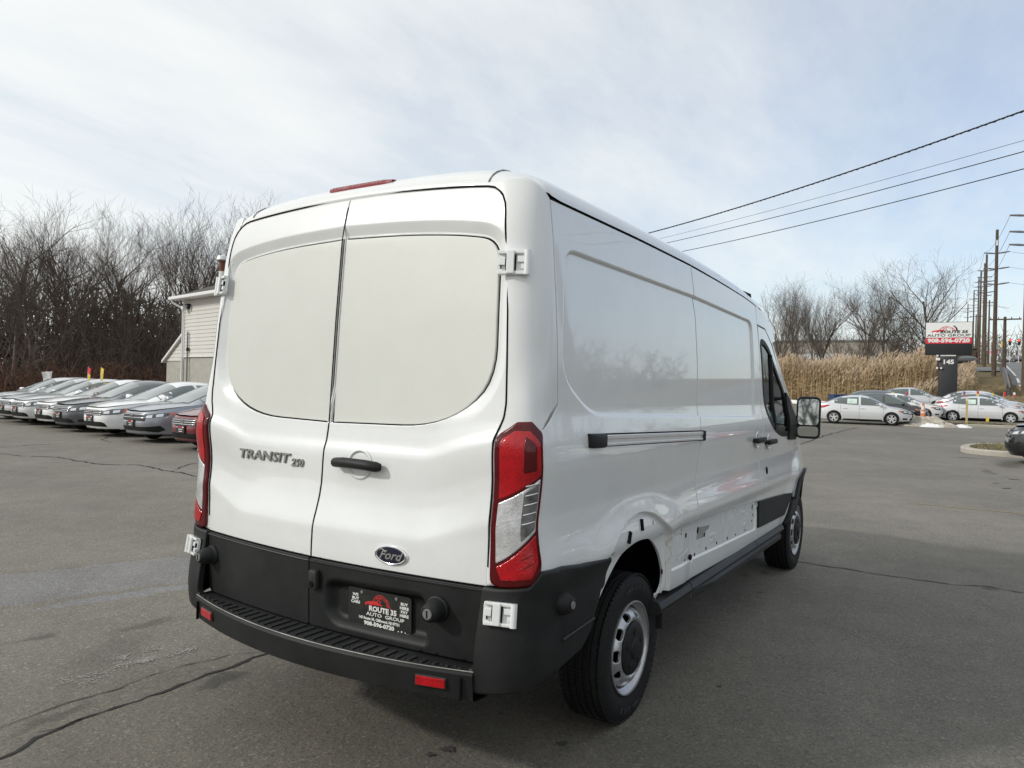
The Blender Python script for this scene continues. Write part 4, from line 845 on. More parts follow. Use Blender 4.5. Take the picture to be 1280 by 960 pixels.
    def G(x, u):
        x = np.asarray(x, float); h = np.maximum(Zr(x)-Zt(x), .0); au = np.clip(np.abs(u), 0, 1); q = (1-au**nn)**(1/nn); return np.stack([x, np.asarray(u)*base(x)*(1-tum*q), Zt(x)+h*q+.004], 1)
    th = np.linspace(-PI/2, PI/2, 41); uu = np.sign(np.sin(th))*np.abs(np.sin(th))**(2/nn); xs_ = np.linspace(roof[0][0]+.05, x_w, 34); V = np.concatenate([G(np.full(41, x), uu) for x in xs_])
    MB().add(V.tolist(), [(i*41+j, (i+1)*41+j, (i+1)*41+j+1, i*41+j+1) for i in range(33) for j in range(40)]).build('roof', P, t, 60)
    xr0 = roof[4][0]
    wx = [x_w-.07, x_w-.55, x_w-.93]
    skin('windscreen', [(wx[0], -.80), (wx[2], -.74), (wx[2]-.03, 0), (wx[2], .74), (wx[0], .80), (wx[0]+.03, 0)], G, .06, SCR, t, ctr=cc, off=.012, depth=0)
    skin('rear_window', [(x_b+.06, -.74), (x_b+.02, 0), (x_b+.06, .74), (roof[3][0]-.02, .72), (roof[3][0], 0), (roof[3][0]-.02, -.72)], G, .06, M['carglass'], t, ctr=cc, off=.012, depth=0)
    def GS(sd):
        def f(x, z_):
            x = np.asarray(x, float); h = np.maximum(Zr(x)-Zt(x), .03); q = np.clip((z_-Zt(x))/h, 0, .97); return np.stack([x, sd*base(x)*(1-q**nn)**(1/nn)*(1-tum*q), z_], 1)
        return f
    xm = -.12*L/4.65
    for sd in (1, -1):
        f = GS(sd)
        for nm, x0, x1 in (('front_window', xm+.05, x_w-.34), ('rear_side_window', x_b+.42, xm-.05)):
            xs2 = np.linspace(x0, x1, 12); lo_ = [(x, float(Zt(x))+.03) for x in xs2]; hi_ = [(x, float(Zt(x)+max(.035, .80*(Zr(x)-Zt(x))))) for x in xs2][::-1]
            g_ = skin(nm, lo_+hi_, f, .09, M['carglass'], t, ctr=cc, off=.012, depth=0)
            if stick and nm[0] == 'r':
                c = xm-.34; skin('window_sticker', [(c-.24, 1.02), (c+.22, 1.02), (c+.22, 1.26), (c-.22, 1.26)], f, .1, CARD, g_, ctr=cc, off=.017, depth=0)
        s_ = lambda x, sd=sd: sd*sx_(x)
        for x in (x_w-.28, xm, x_b+.72): line(F, [(s_(x), .26), (s_(x-.02), .6), (s_(x), float(Zt(x)))], .006, 'door_seam', M['void'], t, n=4, d=.15)
        for x in (xm+.14, x_b+.92):
            q = F(np.array([s_(x)]), np.array([.80]))[0]; MB().box((q[0], q[1]+sd*.012, q[2]), (.2, .035, .035), bev=.01).build('door_handle', P, t)
        q = F(np.array([s_(x_w-.38)]), np.array([.94]))[0]; MB().box((q[0], q[1]+sd*.11, 1.0), (.12, .21, .15), rz=sd*-.12, bev=.045).box((q[0], q[1]-sd*.0, .96), (.07, .14, .04)).build('wing_mirror', P, t, 50)
        skin('sill', [(s_(xa-.42), .205), (s_(xb+.42), .205), (s_(xb+.42), .27), (s_(xa-.42), .27)], F, .3, M['plastic'], t, ctr=cc, off=.004, depth=0)
        for x in (xa, xb):
            w_ = bpy.data.objects.new('wheel', None); col.objects.link(w_); w_.parent = t; w_.location = (x, sd*(W/2-.125), .318); w_.rotation_euler = (0, 0, PI if sd > 0 else 0); w_.empty_display_size = .1
            link('tyre', TYM, M['rubber'], w_); link('rim', RMM, M['alloy'], w_); link('wheel_back', WBK, M['void'], w_)
        # front lamp
        def ft(nm, pl, m_, off=.008, par=t, r=.012): return skin(nm, rpoly([(sd*p[0], p[1]+hood*.85) for p in pl][::sd], r, 2), F, .08, m_, par, ctr=cc, off=off, depth=.006, inset=.006, drop=.001)
        hl = [(.47, .575), (.45, .665), (.70, .725), (1.10, .752), (1.16, .71), (.88, .595)] if front != 1 else [(.46, .60), (.44, .675), (.75, .715), (1.18, .745), (1.2, .705), (.82, .625)]
        h_ = ft('headlight', hl, HL); 
        ft('lamp_bowl', [(.52, .60), (.52, .66), (.66, .685), (.66, .61)], HB_, .011, h_); ft('lamp_bowl', [(.74, .625), (.74, .69), (.90, .715), (.90, .645)], HB_, .011, h_)
        ft('indicator', [(.96, .635), (1.02, .735), (1.11, .745), (1.15, .71)] if front != 1 else [(1.02, .665), (1.05, .728), (1.17, .738), (1.19, .705)], ORG, .013, h_, .006)
        if rear >= 0:
            q = PP; ft2 = lambda pl: skin('tail_lamp', rpoly([(sd*(q-p[0]), p[1]) for p in pl][::-sd], .012, 2), F, .08, M['redlens'], t, ctr=cc, off=.008, depth=.006, inset=.006)
            ft2([(.52, .74), (.50, .84), (.80, .90), (1.28, .94), (1.30, .90), (1.0, .78)])
    C_ = lambda nm, pl, m_, off=.006, par=t, r=.0: skin(nm, rpoly([(p[0], p[1]+hood*.85) for p in pl], r, 2), F, .10, m_, par, ctr=cc, off=off, depth=.004, inset=.005, drop=.001)
    if front == 1: gz_, gw, bars, itk = (.535, .705), .50, (.60, .675), [(-.50, .30), (.50, .30), (.80, .27), (.98, .33), (.86, .43), (.55, .40), (-.55, .40), (-.86, .43), (-.98, .33), (-.80, .27)]
    elif front == 3: gz_, gw, bars, itk = (.52, .70), .50, (), [(-.78, .25), (.78, .25), (.70, .40), (-.70, .40)]
    else: gz_, gw, bars, itk = (.560, .700), .46, (.575, .620, .665), [(-.62, .28), (.62, .28), (.56, .37), (.46, .40), (-.46, .40), (-.56, .37)]
    g_ = C_('grille', [(-gw, gz_[0]), (gw, gz_[0]), (gw+.02, gz_[1]), (-gw-.02, gz_[1])], M['black'], .006, t, .02)
    for h in bars: C_('grille_bar', [(-gw*.98, h), (gw*.98, h), (gw*.98, h+.014), (-gw*.98, h+.014)], M['chrome'], .014, g_)
    C_('lower_intake', itk, M['plastic'], .006, t, .02)
    for s in (-1, 1): C_('fog_lamp_recess', [(s*.72, .30), (s*.98, .31), (s*.94, .385), (s*.72, .37)][::s], M['black'], .007, t, .01) if front == 2 else None
    C_('chin_strip', [(-.9, .205), (.9, .205), (.9, .225), (-.9, .225)], M['plastic'], .012)
    q = F(np.array([0.]), np.array([.645+hood*.85]))[0]; T = frame((q[0]+.012, 0, .645+hood*.85), (0, 1, 0), (0, 0, 1))
    e_ = MB().lathe([(.062, .0), (.062, .012), (.050, .012), (.050, .004)], 20, T, 'z')
    if front != 3:
        for x0, y0, x1, y1 in ((-.026, .042, 0, .006), (.026, .042, 0, .006), (-.044, .02, -.02, -.044), (-.02, -.044, 0, -.006), (0, -.006, .02, -.044), (.02, -.044, .044, .02)): e_.tube([T @ Vector((x0, y0, .008)), T @ Vector((x1, y1, .008))], .006, 4)
    e_.build('front_emblem', M['chrome'], t, 40)
    if front != 3:
        q = F(np.array([0.]), np.array([.47]))[0]; T = frame((q[0]+.02, 0, .475), (0, 1, 0), (0, 0, 1)); pl_ = MB().box((0, 0, 0), (.32, .17, .02), T, bev=.004).build('dealer_plate', M['blackink'], t)
        MB().box((-.11, .045, .011), (.035, .02, .003), T).box((.11, .045, .011), (.05, .03, .003), T).box((.02, .0, .011), (.15, .014, .003), T).box((.02, -.045, .011), (.13, .014, .003), T).build('plate_print', M['ink'], pl_)
        MB().box((0, .045, .0112), (.13, .028, .003), T).build('plate_logo', M['redink'], pl_)
    skin('rear_bumper_insert', [(PP-.62, .22), (PP-.001, .22), (PP-.001, .36), (PP-.62, .36)], F, .1, M['plastic'], t, ctr=cc, off=.006, depth=0); skin('rear_bumper_insert', [(-PP+.001, .22), (-PP+.62, .22), (-PP+.62, .36), (-PP+.001, .36)], F, .1, M['plastic'], t, ctr=cc, off=.006, depth=0)
    MB().box((0, 0, .36), (L*.86, W*.66, .36)).box(((xa+xb)/2, 0, .4), (xa-xb-.8, W*.9, .34)).build('underbody', M['void'], t)
    return t
H0 = R(177)
LG, RG, XG = 'sedans parked nose-out along the left side', 'cars parked in front of the reeds', 'cars parked by the curb under the sign'
sedan('dark red sedan half hidden behind the van, nearest of the left row', 'c', 'maroon', (6.25, 12.2), H0, front=0, group=LG)
sedan('blue-grey sedan with a wide dark hexagonal grille opening beside the red one', 'c', 'bluesilver', (6.62, 14.75), H0, front=1, L=4.70, group=LG)
sedan('bright white sedan with chrome grille between the blue-grey sedan and the dark grey one', 'c', 'pearl', (6.85, 17.0), H0, L=4.85, W=1.83, group=LG)
sedan('dark slate grey sedan with fog lamps in the left row', 'c', 'slate', (7.02, 18.95), H0, front=2, group=LG)
sedan('white sedan whose nose shows between the slate grey and the pale silver sedans', 'c', 'pearl', (7.35, 20.7), H0, L=4.85, W=1.83, group=LG)
sedan('pale silver sedan, third from the far left end of the row', 'c', 'palesilver', (7.5, 22.5), H0, L=4.85, W=1.83, group=LG)
sedan('silver sedan tucked behind the pale silver one with only its nose edge showing', 'c', 'silver', (7.72, 23.9), H0, L=4.7, group=LG)
sedan('silver sedan at the far left end of the row with clear headlamps', 'c', 'palesilver', (8.15, 26.0), H0, front=2, L=4.6, group=LG)
sedan('silver car parked farther back behind the end of the left row', 'c', 'silver', mid=(12.2, 28.6), heading=H0, group=LG)
H1 = R(-82)
Z2 = lambda x, y: float(TZ(x, y))
ZC = [(-2.5, .92), (-2.32, 1.0), (-1.7, 1.03), (-.6, .955), (.85, .92), (1.5, .86), (2.0, .78), (2.33, .71)]
sedan('pale silver sedan seen side-on in front, price sheet in its rear side window', 'c', 'palesilver', mid=(38.06, 2.86), heading=H1, L=4.52, W=1.75, zt=ZC, front=2, group=RG, stick=True, z=Z2(38, 2.9))
HB = [(-2.3, 1.0), (-2.12, 1.10), (-1.75, 1.33), (-1.35, 1.46), (-.7, 1.52), (-.05, 1.51), (.35, 1.44), (.85, 1.22), (1.42, .93)]
def at_px(c, h): return c
sedan('dark grey hatchback showing its nose past the pale silver sedan', 'c', 'charcoal', mid=(41.3, 2.1), heading=R(-84), L=4.0, W=1.7, roof=HB, front=2, group=RG, z=Z2(41, 2))
sedan('white car parked between the dark hatchback and the grey car behind', 'c', 'pearl', mid=(44.0, 1.75), heading=R(-84), L=4.5, W=1.76, front=2, group=RG, z=Z2(44, 1.7))
sedan('grey car with a long roof in the middle of the stack of parked cars', 'c', 'slate', mid=(46.9, 2.7), heading=R(-84), L=4.7, W=1.8, roof=HB, front=2, group=RG, z=Z2(47, 2.7))
sedan('bright silver sedan farthest back before the reeds', 'c', 'silver', mid=(50.2, 1.55), heading=R(-84), L=4.7, W=1.8, front=2, group=RG, z=Z2(50, 1.5)+.12)
H2 = R(-90)
sedan('silver sedan with red tail lamp parked just behind the curb and snow pile', 'c', 'palesilver', mid=(45.15, -2.25), heading=H2, L=4.64, W=1.78, front=2, group=XG, stick=True, z=.13)
sedan('silver car whose windscreen shows just behind the sedan at the curb', 'c', 'silver', mid=(47.75, -2.2), heading=H2, L=4.6, W=1.78, front=2, group=XG, z=.34)
sedan('pale grey car second behind the sedan at the curb, below the sign post', 'c', 'palesilver', mid=(50.3, -2.3), heading=H2, L=4.6, W=1.78, roof=HB, front=2, group=XG, z=.40)
sedan('black car entering at the right edge with its nose over the curb island', 'c', 'jet', nose=(18.72, -2.84), heading=R(92), L=4.9, W=1.86, hood=.13, front=3)
# the row along the right side of the lot, which the van side mirrors
KG = 'cars parked along the right side, seen only as reflections in the van'
for i, (x, p, l) in enumerate(((15.3, 'crimson', 'red sedan reflected in the van side, near the black car'), (12.5, 'palesilver', 'silver sedan reflected in the van side between red and white cars'), (9.7, 'pearl', 'white sedan reflected in the middle of the van side'), (6.9, 'slate', 'grey sedan reflected in the rear half of the van side'))):
    sedan(l, 'c', p, nose=(x, -4.5-.1*i), heading=R(91), front=(0, 1, 2, 0)[i], group=KG)
sedan('dark green car parked up the bank behind the sign post', 'c', 'charcoal', mid=(160.7, .9), heading=R(90), L=5.2, W=1.9, front=2, z=Z2(160, .9))
sedan('silver car driving toward us on the rising road', 'moving', 'palesilver', mid=(196, -6.4), heading=R(180), front=2, z=Z2(196, -8)+.06)
sedan('dark car on the road at the right edge behind the silver one', 'moving', 'slate', mid=(210, -9.2), heading=R(0), front=2, z=Z2(214, -11)+.06)
# ------------------------------------------------------------------ clip-on window flags
FLG = {'red': mat('red_flag', (.62, .03, .04), .7), 'yellow': mat('yellow_flag', (.72, .52, .06), .7), 'white': mat('white_flag', (.75, .75, .74), .7), 'blue': mat('blue_flag', (.05, .08, .35), .7), 'pole': mat('white_stick', (.7, .7, .68), .5)}
def flag(x, y, z, c1, c2, lab, s=1., lean=.0):
    t = thing('window_flag', lab, 'flag', (x, y, z), 0, 'flags clipped on car windows')
    MB().tube([(0, 0, -.05), (.02*s, -lean*.3, .45*s)], .007*s, 6).build('flag_stick', FLG['pole'], t)
    for i, c in enumerate((c1, c2)):
        P = []
        for k in range(5):
            for h in (0, 1): zz = .43-.20*i-.20*h; P.append((.01*math.sin(k*1.7+i), -lean*.25+(.02+.045*k*(1-.5*(i+h)*.45))*s*(1 if lean <= 0 else -1)*-1, (zz-.012*k)*s))
        MB().add(P, [(2*k, 2*k+2, 2*k+3, 2*k+1) for k in range(4)]).add([(p[0]+.004, p[1], p[2]) for p in P], [(2*k, 2*k+1, 2*k+3, 2*k+2) for k in range(4)]).build('flag_cloth', FLG[c], t)
flag(9.45, 22.15, 1.40, 'red', 'yellow', 'red and yellow flag on the left row beside the yellow one'); flag(9.65, 21.75, 1.40, 'yellow', 'yellow', 'yellow flag on the left row, right of the red one')
flag(44.2, 2.1, 1.45, 'yellow', 'yellow', 'yellow flag above the white car in the stacked cars', .62); flag(44.4, 1.4, 1.45, 'red', 'blue', 'red and blue flag above the white car in the stacked cars', .62)
for x, y, c1, c2, l, s in ((46.7, -1.35, 'blue', 'red', 'blue topped flag above the rear of the sedan at the curb', .95), (46.8, -2.0, 'red', 'yellow', 'red and yellow flag in the middle of the curb row', 1.1), (46.8, -2.75, 'yellow', 'yellow', 'short yellow flag between the two red ones', .8), (46.9, -3.3, 'red', 'red', 'plain red flag right of the short yellow one', 1.), (47.0, -3.75, 'white', 'red', 'white topped flag at the right end of the curb row', 1.)): flag(x, y, 1.58, c1, c2, l, s*.66)
# ------------------------------------------------------------------ house behind the left row
SID = mat('vinyl_siding', (.62, .60, .565), .6, var=.04, vscale=1.5); BLK = mat('rough_block_wall', (.40, .385, .345), .9, var=.16, vscale=4, bump=.5, bscale=30)
TRIM = mat('white_trim', (.74, .74, .73), .5); SHG = mat('dark_shingle', (.085, .075, .066), .95, var=.3, vscale=9)
hu = Vector((-.2, -.98, 0)).normalized(); hw = Vector((.98, -.2, 0)).normalized()
house = thing('house', 'cream siding house over a block wall with a lean-to, behind the left row', 'house', (17.15, 28.65, 0), math.atan2(hu.y, hu.x)); # local x along the wall, y towards the back
def hb(name, c, d, m, par=house, bev=0): return MB().box(c, d, bev=bev).build(name, m, par)
hb('block_wall', (4.5, 3.5, 1.25), (9, 7, 2.5), BLK); hb('upper_wall', (4.5, 3.5, 3.86), (8.96, 6.96, 2.72), SID)
sdm = MB().add([(0, 0, 0), (9.0, 0, 0), (9.0, -.012, .172), (0, -.012, .172), (0, -.034, 0), (9.0, -.034, 0)], [(4, 5, 2, 3), (0, 1, 5, 4), (0, 4, 3), (1, 2, 5)]).mesh('siding_board')
for i in range(16): o = link('siding_board', sdm, SID, house); o.location = (0, .0, 2.5+i*.17)
hb('corner_board', (.05, -.03, 3.86), (.12, .06, 2.7), TRIM); hb('base_flashing', (4.5, -.03, 2.49), (9.0, .09, .03), TRIM)
rf = MB().add([(-.45, -.45, 5.22), (9.4, -.45, 5.22), (9.4, 3.5, 6.75), (-.45, 3.5, 6.75), (-.45, 7.4, 5.22), (9.4, 7.4, 5.22), (-.45, -.45, 5.14), (9.4, -.45, 5.14), (-.45, 7.4, 5.14), (9.4, 7.4, 5.14)], [(0, 1, 2, 3), (3, 2, 5, 4), (6, 8, 9, 7), (0, 3, 4, 8, 6), (1, 7, 9, 5, 2)]).build('roof', SHG, house)
hb('gutter', (4.45, -.50, 5.15), (9.9, .12, .15), TRIM, house, .03); hb('soffit', (4.5, -.22, 5.10), (9.6, .46, .03), TRIM)
MB().tube([(-.35, -.50, 5.12), (-.30, -.42, 4.95), (.0, -.10, 4.72), (.0, -.07, 4.5), (.0, -.07, .2)], .05, 8).build('downspout', TRIM, house)
# lean-to
MB().add([(-2.1, .06, 0), (-.01, .06, 0), (-.01, .06, 2.32), (-2.1, .06, 2.32), (-2.1, 5, 0), (-.01, 5, 0), (-.01, 5, 2.32), (-2.1, 5, 2.32)], [(0, 1, 2, 3), (5, 4, 7, 6), (4, 0, 3, 7), (3, 2, 6, 7)]).build('lean_to_wall', BLK, house)
MB().add([(-2.1, .05, 2.32), (-.01, .05, 2.32), (-.01, .05, 3.45)], [(0, 1, 2)]).build('lean_to_gable', SID, house)
for i in range(6):
    z0, z1 = 2.32+i*.17, 2.32+(i+1)*.17; f = lambda z: -2.1+2.09*(z-2.32)/1.13
    if z1 < 3.45: MB().add([(f(z0), .02, z0), (-.01, .02, z0), (-.01, .043, z1), (f(z1), .043, z1), (f(z0), .05, z0), (-.01, .05, z0)], [(0, 1, 2, 3), (4, 5, 1, 0)]).build('siding_board', SID, house)
MB().add([(-2.35, -.10, 2.22), (-.0, -.10, 3.50), (0, -.10, 3.62), (-2.35, -.10, 2.34), (-2.35, 5.1, 2.22), (0, 5.1, 3.5), (0, 5.1, 3.62), (-2.35, 5.1, 2.34)], [(0, 1, 2, 3), (7, 6, 5, 4), (3, 2, 6, 7), (0, 4, 5, 1), (0, 3, 7, 4)]).build('lean_to_roof', TRIM, house)
fl = hb('floodlight_bracket', (.55, -.10, 4.86), (.30, .16, .06), M['black']); MB().box((.42, -.2, 4.70), (.2, .22, .18), bev=.03).build('floodlight', TRIM, house); MB().box((.74, -.14, 4.74), (.10, .14, .22), bev=.02).build('floodlight', M['black'], house)
MB().tube([(.62, -.09, .2), (.62, -.09, 3.62)], .035, 6).build('conduit', M['grey'], house); hb('conduit_box', (.66, -.10, 2.83), (.12, .08, .16), M['black'])
RST = mat('rusty_pipe', (.22, .07, .03), .8, var2=(.05, .035, .03), vscale=5)
vp = MB().lathe([(.15, 5.6), (.15, 6.45), (.14, 6.45), (.14, 5.6)], 16, Matrix.Translation((1.25, 1.15, 0)), 'z').build('vent_pipe', M['alu'], house, 40)
MB().lathe([(.15, 6.45), (.15, 6.95), (.0, 6.95)], 16, Matrix.Translation((1.25, 1.15, 0)), 'z').build('rusty_collar', RST, vp, 40); MB().lathe([(.0, 7.22), (.24, 7.14), (.27, 6.98), (.22, 6.93), (0, 6.93)][::-1], 16, Matrix.Translation((1.25, 1.15, 0)), 'z').build('vent_cap', M['alu'], vp, 40)
# ------------------------------------------------------------------ bare trees
BK = [mat('grey_bark', (.118, .095, .078), .95, var=.3, vscale=3), mat('dark_bark', (.090, .068, .054), .95, var=.3, vscale=3), mat('pale_bark', (.15, .13, .11), .95, var=.25, vscale=3)]
def tree_mesh(seed, H, spread=1., levels=5, stems=1, upr=.5, nb=(9, 6, 5, 4), r0=.17):
    g = random.Random(seed); trunk, crown = MB(), MB()
    def branch(p, d, ln, r, lv):
        k = 5 if lv == 0 else (4 if lv < 3 else 2); P = [p]; rr = [r]; q = p.copy(); dd = d.copy()
        for i in range(k):
            dd = (dd+Vector((g.gauss(0, .10), g.gauss(0, .10), g.gauss(0, .06)+.09*upr*(lv > 0)))).normalized(); q = q+dd*(ln/k); P.append(q.copy()); rr.append(r*(1-.62*(i+1)/k) if lv < levels-1 else r*(1-.55*(i+1)/k))
        (trunk if lv == 0 else crown).tube(P, rr, 7 if lv == 0 else (5 if lv == 1 else 3), cap=False)
        if lv >= levels-1: return
        n = nb[lv] if lv < len(nb) else 3
        for i in range(n):
            t_ = (.40 if lv == 0 else .18)+(.98-(.40 if lv == 0 else .18))*(i+g.random()*.8)/n; j = min(k-1, int(t_*k)); f = t_*k-j; c = P[j].lerp(P[j+1], f); rad = rr[j]+(rr[j+1]-rr[j])*f
            ax = (P[j+1]-P[j]).normalized(); o = ax.orthogonal().normalized(); o = Matrix.Rotation(g.random()*6.28+i*2.4, 3, ax) @ o
            an = R(g.uniform(24, 50))*(spread if lv < 2 else 1); nd_ = (ax*math.cos(an)+o*math.sin(an)).normalized(); nd_.z += upr*.42; nd_.normalize()
            branch(c, nd_, ln*g.uniform(.42, .68)*(1.12-.45*t_ if lv == 0 else 1), max(.006, rad*g.uniform(.48, .70)), lv+1)
    for s in range(stems):
        a = g.random()*6.28; d = Vector((math.cos(a)*.22*(stems > 1), math.sin(a)*.22*(stems > 1), 1)).normalized(); branch(Vector((math.cos(a)*.2*(stems > 1), math.sin(a)*.2*(stems > 1), -.2)), d, H*.82*g.uniform(.85, 1), r0*(1 if stems == 1 else .7), 0)
    return trunk.mesh('trunk', 70), crown.mesh('crown', 70)
TP = [tree_mesh(3, 12, 1., 5, 1, .5), tree_mesh(8, 12, .8, 5, 2, .7, (8, 6, 5, 4), .15), tree_mesh(21, 12, 1.2, 5, 1, .35, (10, 7, 5, 4), .2), tree_mesh(34, 12, .7, 5, 3, .8, (7, 5, 5, 3), .13), tree_mesh(55, 12, 1., 5, 1, .6, (11, 7, 5, 4), .15)]
def tree(k, x, y, h, rz, label, group, bark=0, z=None, wide=1.):
    t = thing('bare_tree', label, 'tree', (x, y, Z2(x, y) if z is None else z), rz, group); s = h/12; t.scale = (s*wide, s*wide, s)
    for me, nm in zip(TP[k], ('trunk', 'crown')):
        o = bpy.data.objects.new(nm, me); col.objects.link(o); o.parent = t
        if not me.materials: me.materials.append(BK[bark])
        o.material_slots[0].link = 'OBJECT'; o.material_slots[0].material = BK[bark]
    return t
LW = [(14.1, 40.9, 9.6, 0, 'leafless tree at the extreme left edge of the wood'), (17.7, 46.4, 13.0, 2, 'broad leafless tree at the left edge reaching above its neighbours'), (17.1, 39.9, 9.6, 2, 'spreading dark leafless tree in the front of the left wood'), (20.8, 49., 12.6, 1, 'leafless tree behind the spreading dark one'), (18.5, 41.4, 10.6, 4, 'leafless tree in the front left of the wood with many fine twigs'), (23.8, 48., 13.2, 0, 'leafless tree in the middle of the left wood'),
    (21.3, 40.7, 10.2, 2, 'wide dark leafless tree in the middle front of the left wood'), (25.5, 45.2, 14.0, 3, 'several-stemmed leafless tree left of the vent pipe'), (23.8, 40.5, 11.4, 1, 'two-stemmed leafless tree just left of the house'), (29.2, 46.9, 16.0, 0, 'tall leafless tree rising above the house eave'), (27.6, 42., 15.0, 4, 'tall thin-twigged leafless tree behind the house roof'), (32.1, 46.1, 16.2, 3, 'tall several-stemmed leafless tree beside the van roof'), (35.3, 48.5, 16.5, 1, 'leafless tree partly hidden by the van top corner'), (22., 54.5, 12.5, 4, 'leafless tree deep in the left wood'), (15.4, 44, 10, 3, 'several-stemmed leafless tree low at the left edge'), (26.5, 52, 13.6, 2, 'leafless tree deep in the wood behind the middle trees'), (30.5, 41, 12.5, 2, 'dark leafless tree behind the house vent pipe')]
for i, (x, y, h, k, l) in enumerate(LW): tree(k, x, y, h*(.84 if i not in (7, 8, 9, 10, 11, 12, 16) else .77), i*1.3, l, 'bare trees of the left wood', (1, 0, 1, 0)[i % 4])
RW = [(79, 18, 12, 1, 'leafless tree just right of the van roof line'), (76, 14.6, 12.6, 3, 'several-stemmed leafless tree left in the row behind the reeds'), (77, 12.4, 12.2, 0, 'slim leafless tree second in the row behind the reeds'), (79, 10.2, 10.4, 1, 'low leafless tree in the gap of the row behind the reeds'), (79.6, 8.0, 12.8, 4, 'dense leafless tree in the middle of the row behind the reeds'), (82, 6.6, 13.2, 2, 'broad leafless tree next to the dense one behind the reeds'), (84, 4.3, 11.8, 3, 'reddish leafless tree left of the tall one by the sign'), (83.2, 2.2, 15.8, 2, 'tall wide leafless tree directly left of the sign'), (90, 5.4, 12, 0, 'leafless tree far back beside the tall one'), (84, 12.6, 12.4, 4, 'leafless tree filling the gap left of the dense one behind the reeds'), (88, 9.8, 12.8, 1, 'leafless tree deeper behind the dense one, two-stemmed'), (86, 15.8, 13, 4, 'leafless tree deep behind the slim one near the van')]
for i, (x, y, h, k, l) in enumerate(RW): tree(k, x, y, h*.88, i*2.1+.4, l, 'bare trees behind the reeds', (0, 0, 2)[i % 3], .6)
for i, (x, y, h, k) in enumerate(((16, -36, 11, 0), (27, -33, 12, 2), (38, -38, 12, 4), (50, -34, 11, 1), (9, -40, 12, 3), (62, -40, 13, 2))): tree(k, x, y, h, i*1.7, ('nearest but one', 'second', 'third', 'fourth', 'nearest', 'last')[i]+' leafless tree across the road along the row mirrored in the van side', 'bare trees across the road', 1, 0.)
for i, (x, y, h, k) in enumerate(((-42, -16, 12, 0), (-46, -4, 14, 2), (-40, 6, 12, 4), (-48, 14, 15, 1), (-44, 24, 13, 3), (-38, -26, 12, 2))): tree(k, x, y, h, i*1.1, ('nearest', 'second', 'third', 'fourth', 'fifth', 'last')[i]+' leafless tree behind the camera, mirrored in the door mirror', 'bare trees behind the camera', 1, 0.)
def brush(name, n, fx, hmin, hmax, m, seed, r=.014, kids=6, z=None):
    g = random.Random(seed); b = MB()
    for i in range(n):
        x, y = fx(g); h = g.uniform(hmin, hmax); p = Vector((x, y, (Z2(x, y) if z is None else z)-.1)); d = Vector((g.gauss(0, .18), g.gauss(0, .18), 1)); q = p+d*h*.5; e = q+(d+Vector((g.gauss(0, .2), g.gauss(0, .2), 0)))*h*.5
        b.tube([p, q, e], [r*1.6, r*1.1, r*.5], 3, False)
        for k in range(kids):
            s = p.lerp(q, g.uniform(.3, 1)) if k % 2 else q.lerp(e, g.random()); v = Vector((g.gauss(0, 1), g.gauss(0, 1), g.uniform(.1, 1.2))).normalized()*h*g.uniform(.12, .32); b.tube([s, s+v*.5+Vector((0, 0, .02)), s+v+Vector((0, 0, h*.03))], [r*.7, r*.6, r*.35], 3, False)
    return tag(b.build(name, m), kind='stuff')
brush('wood_thicket', 1000, lambda g: (lambda t, d: (13.5+t*22+d*.55, 37.5+t*1.5+d*.83))(g.random(), g.random()**1.3*16), 2.2, 6.2, mat('thicket_twigs', (.085, .064, .050), .95, var=.35, vscale=.5), 5, .022, 8)
brush('red_brown_shrubs', 420, lambda g: (g.uniform(11.0, 22), g.uniform(34.5, 38.5)), .8, 2.3, mat('red_brown_twigs', (.105, .052, .032), .95, var=.35, vscale=.6), 6, .018, 9)
brush('far_wood', 1500, lambda g: (lambda t: (240+g.uniform(0, 60)+0*t, -60+t*130))(g.random()), 7, 17, mat('far_twigs', (.16, .145, .135), .95), 7, .11, 5, 4.)
brush('rear_thicket', 500, lambda g: (g.uniform(-56, -40), g.uniform(-40, 45)), 3, 7, mat('rear_twigs', (.06, .065, .04), .95), 12, .08, 8, 0.)
brush('road_wood', 900, lambda g: (g.uniform(-5, 90), g.uniform(-48, -31)), 4, 9.5, BK[1], 13, .09, 8, 0.)
brush('reed_scrub', 430, lambda g: (g.uniform(74, 92), g.uniform(2, 22)), 2.4, 7.0, mat('scrub_twigs', (.15, .115, .09), .95, var=.3, vscale=.4), 8, .020, 9, .6)
brush('left_far_wood', 1500, lambda g: (lambda t: (20+t*60, 66+g.uniform(0, 12)-t*10))(g.random()), 3, 10, mat('deep_wood_twigs', (.065, .052, .043), .95), 9, .09, 8, 0.)
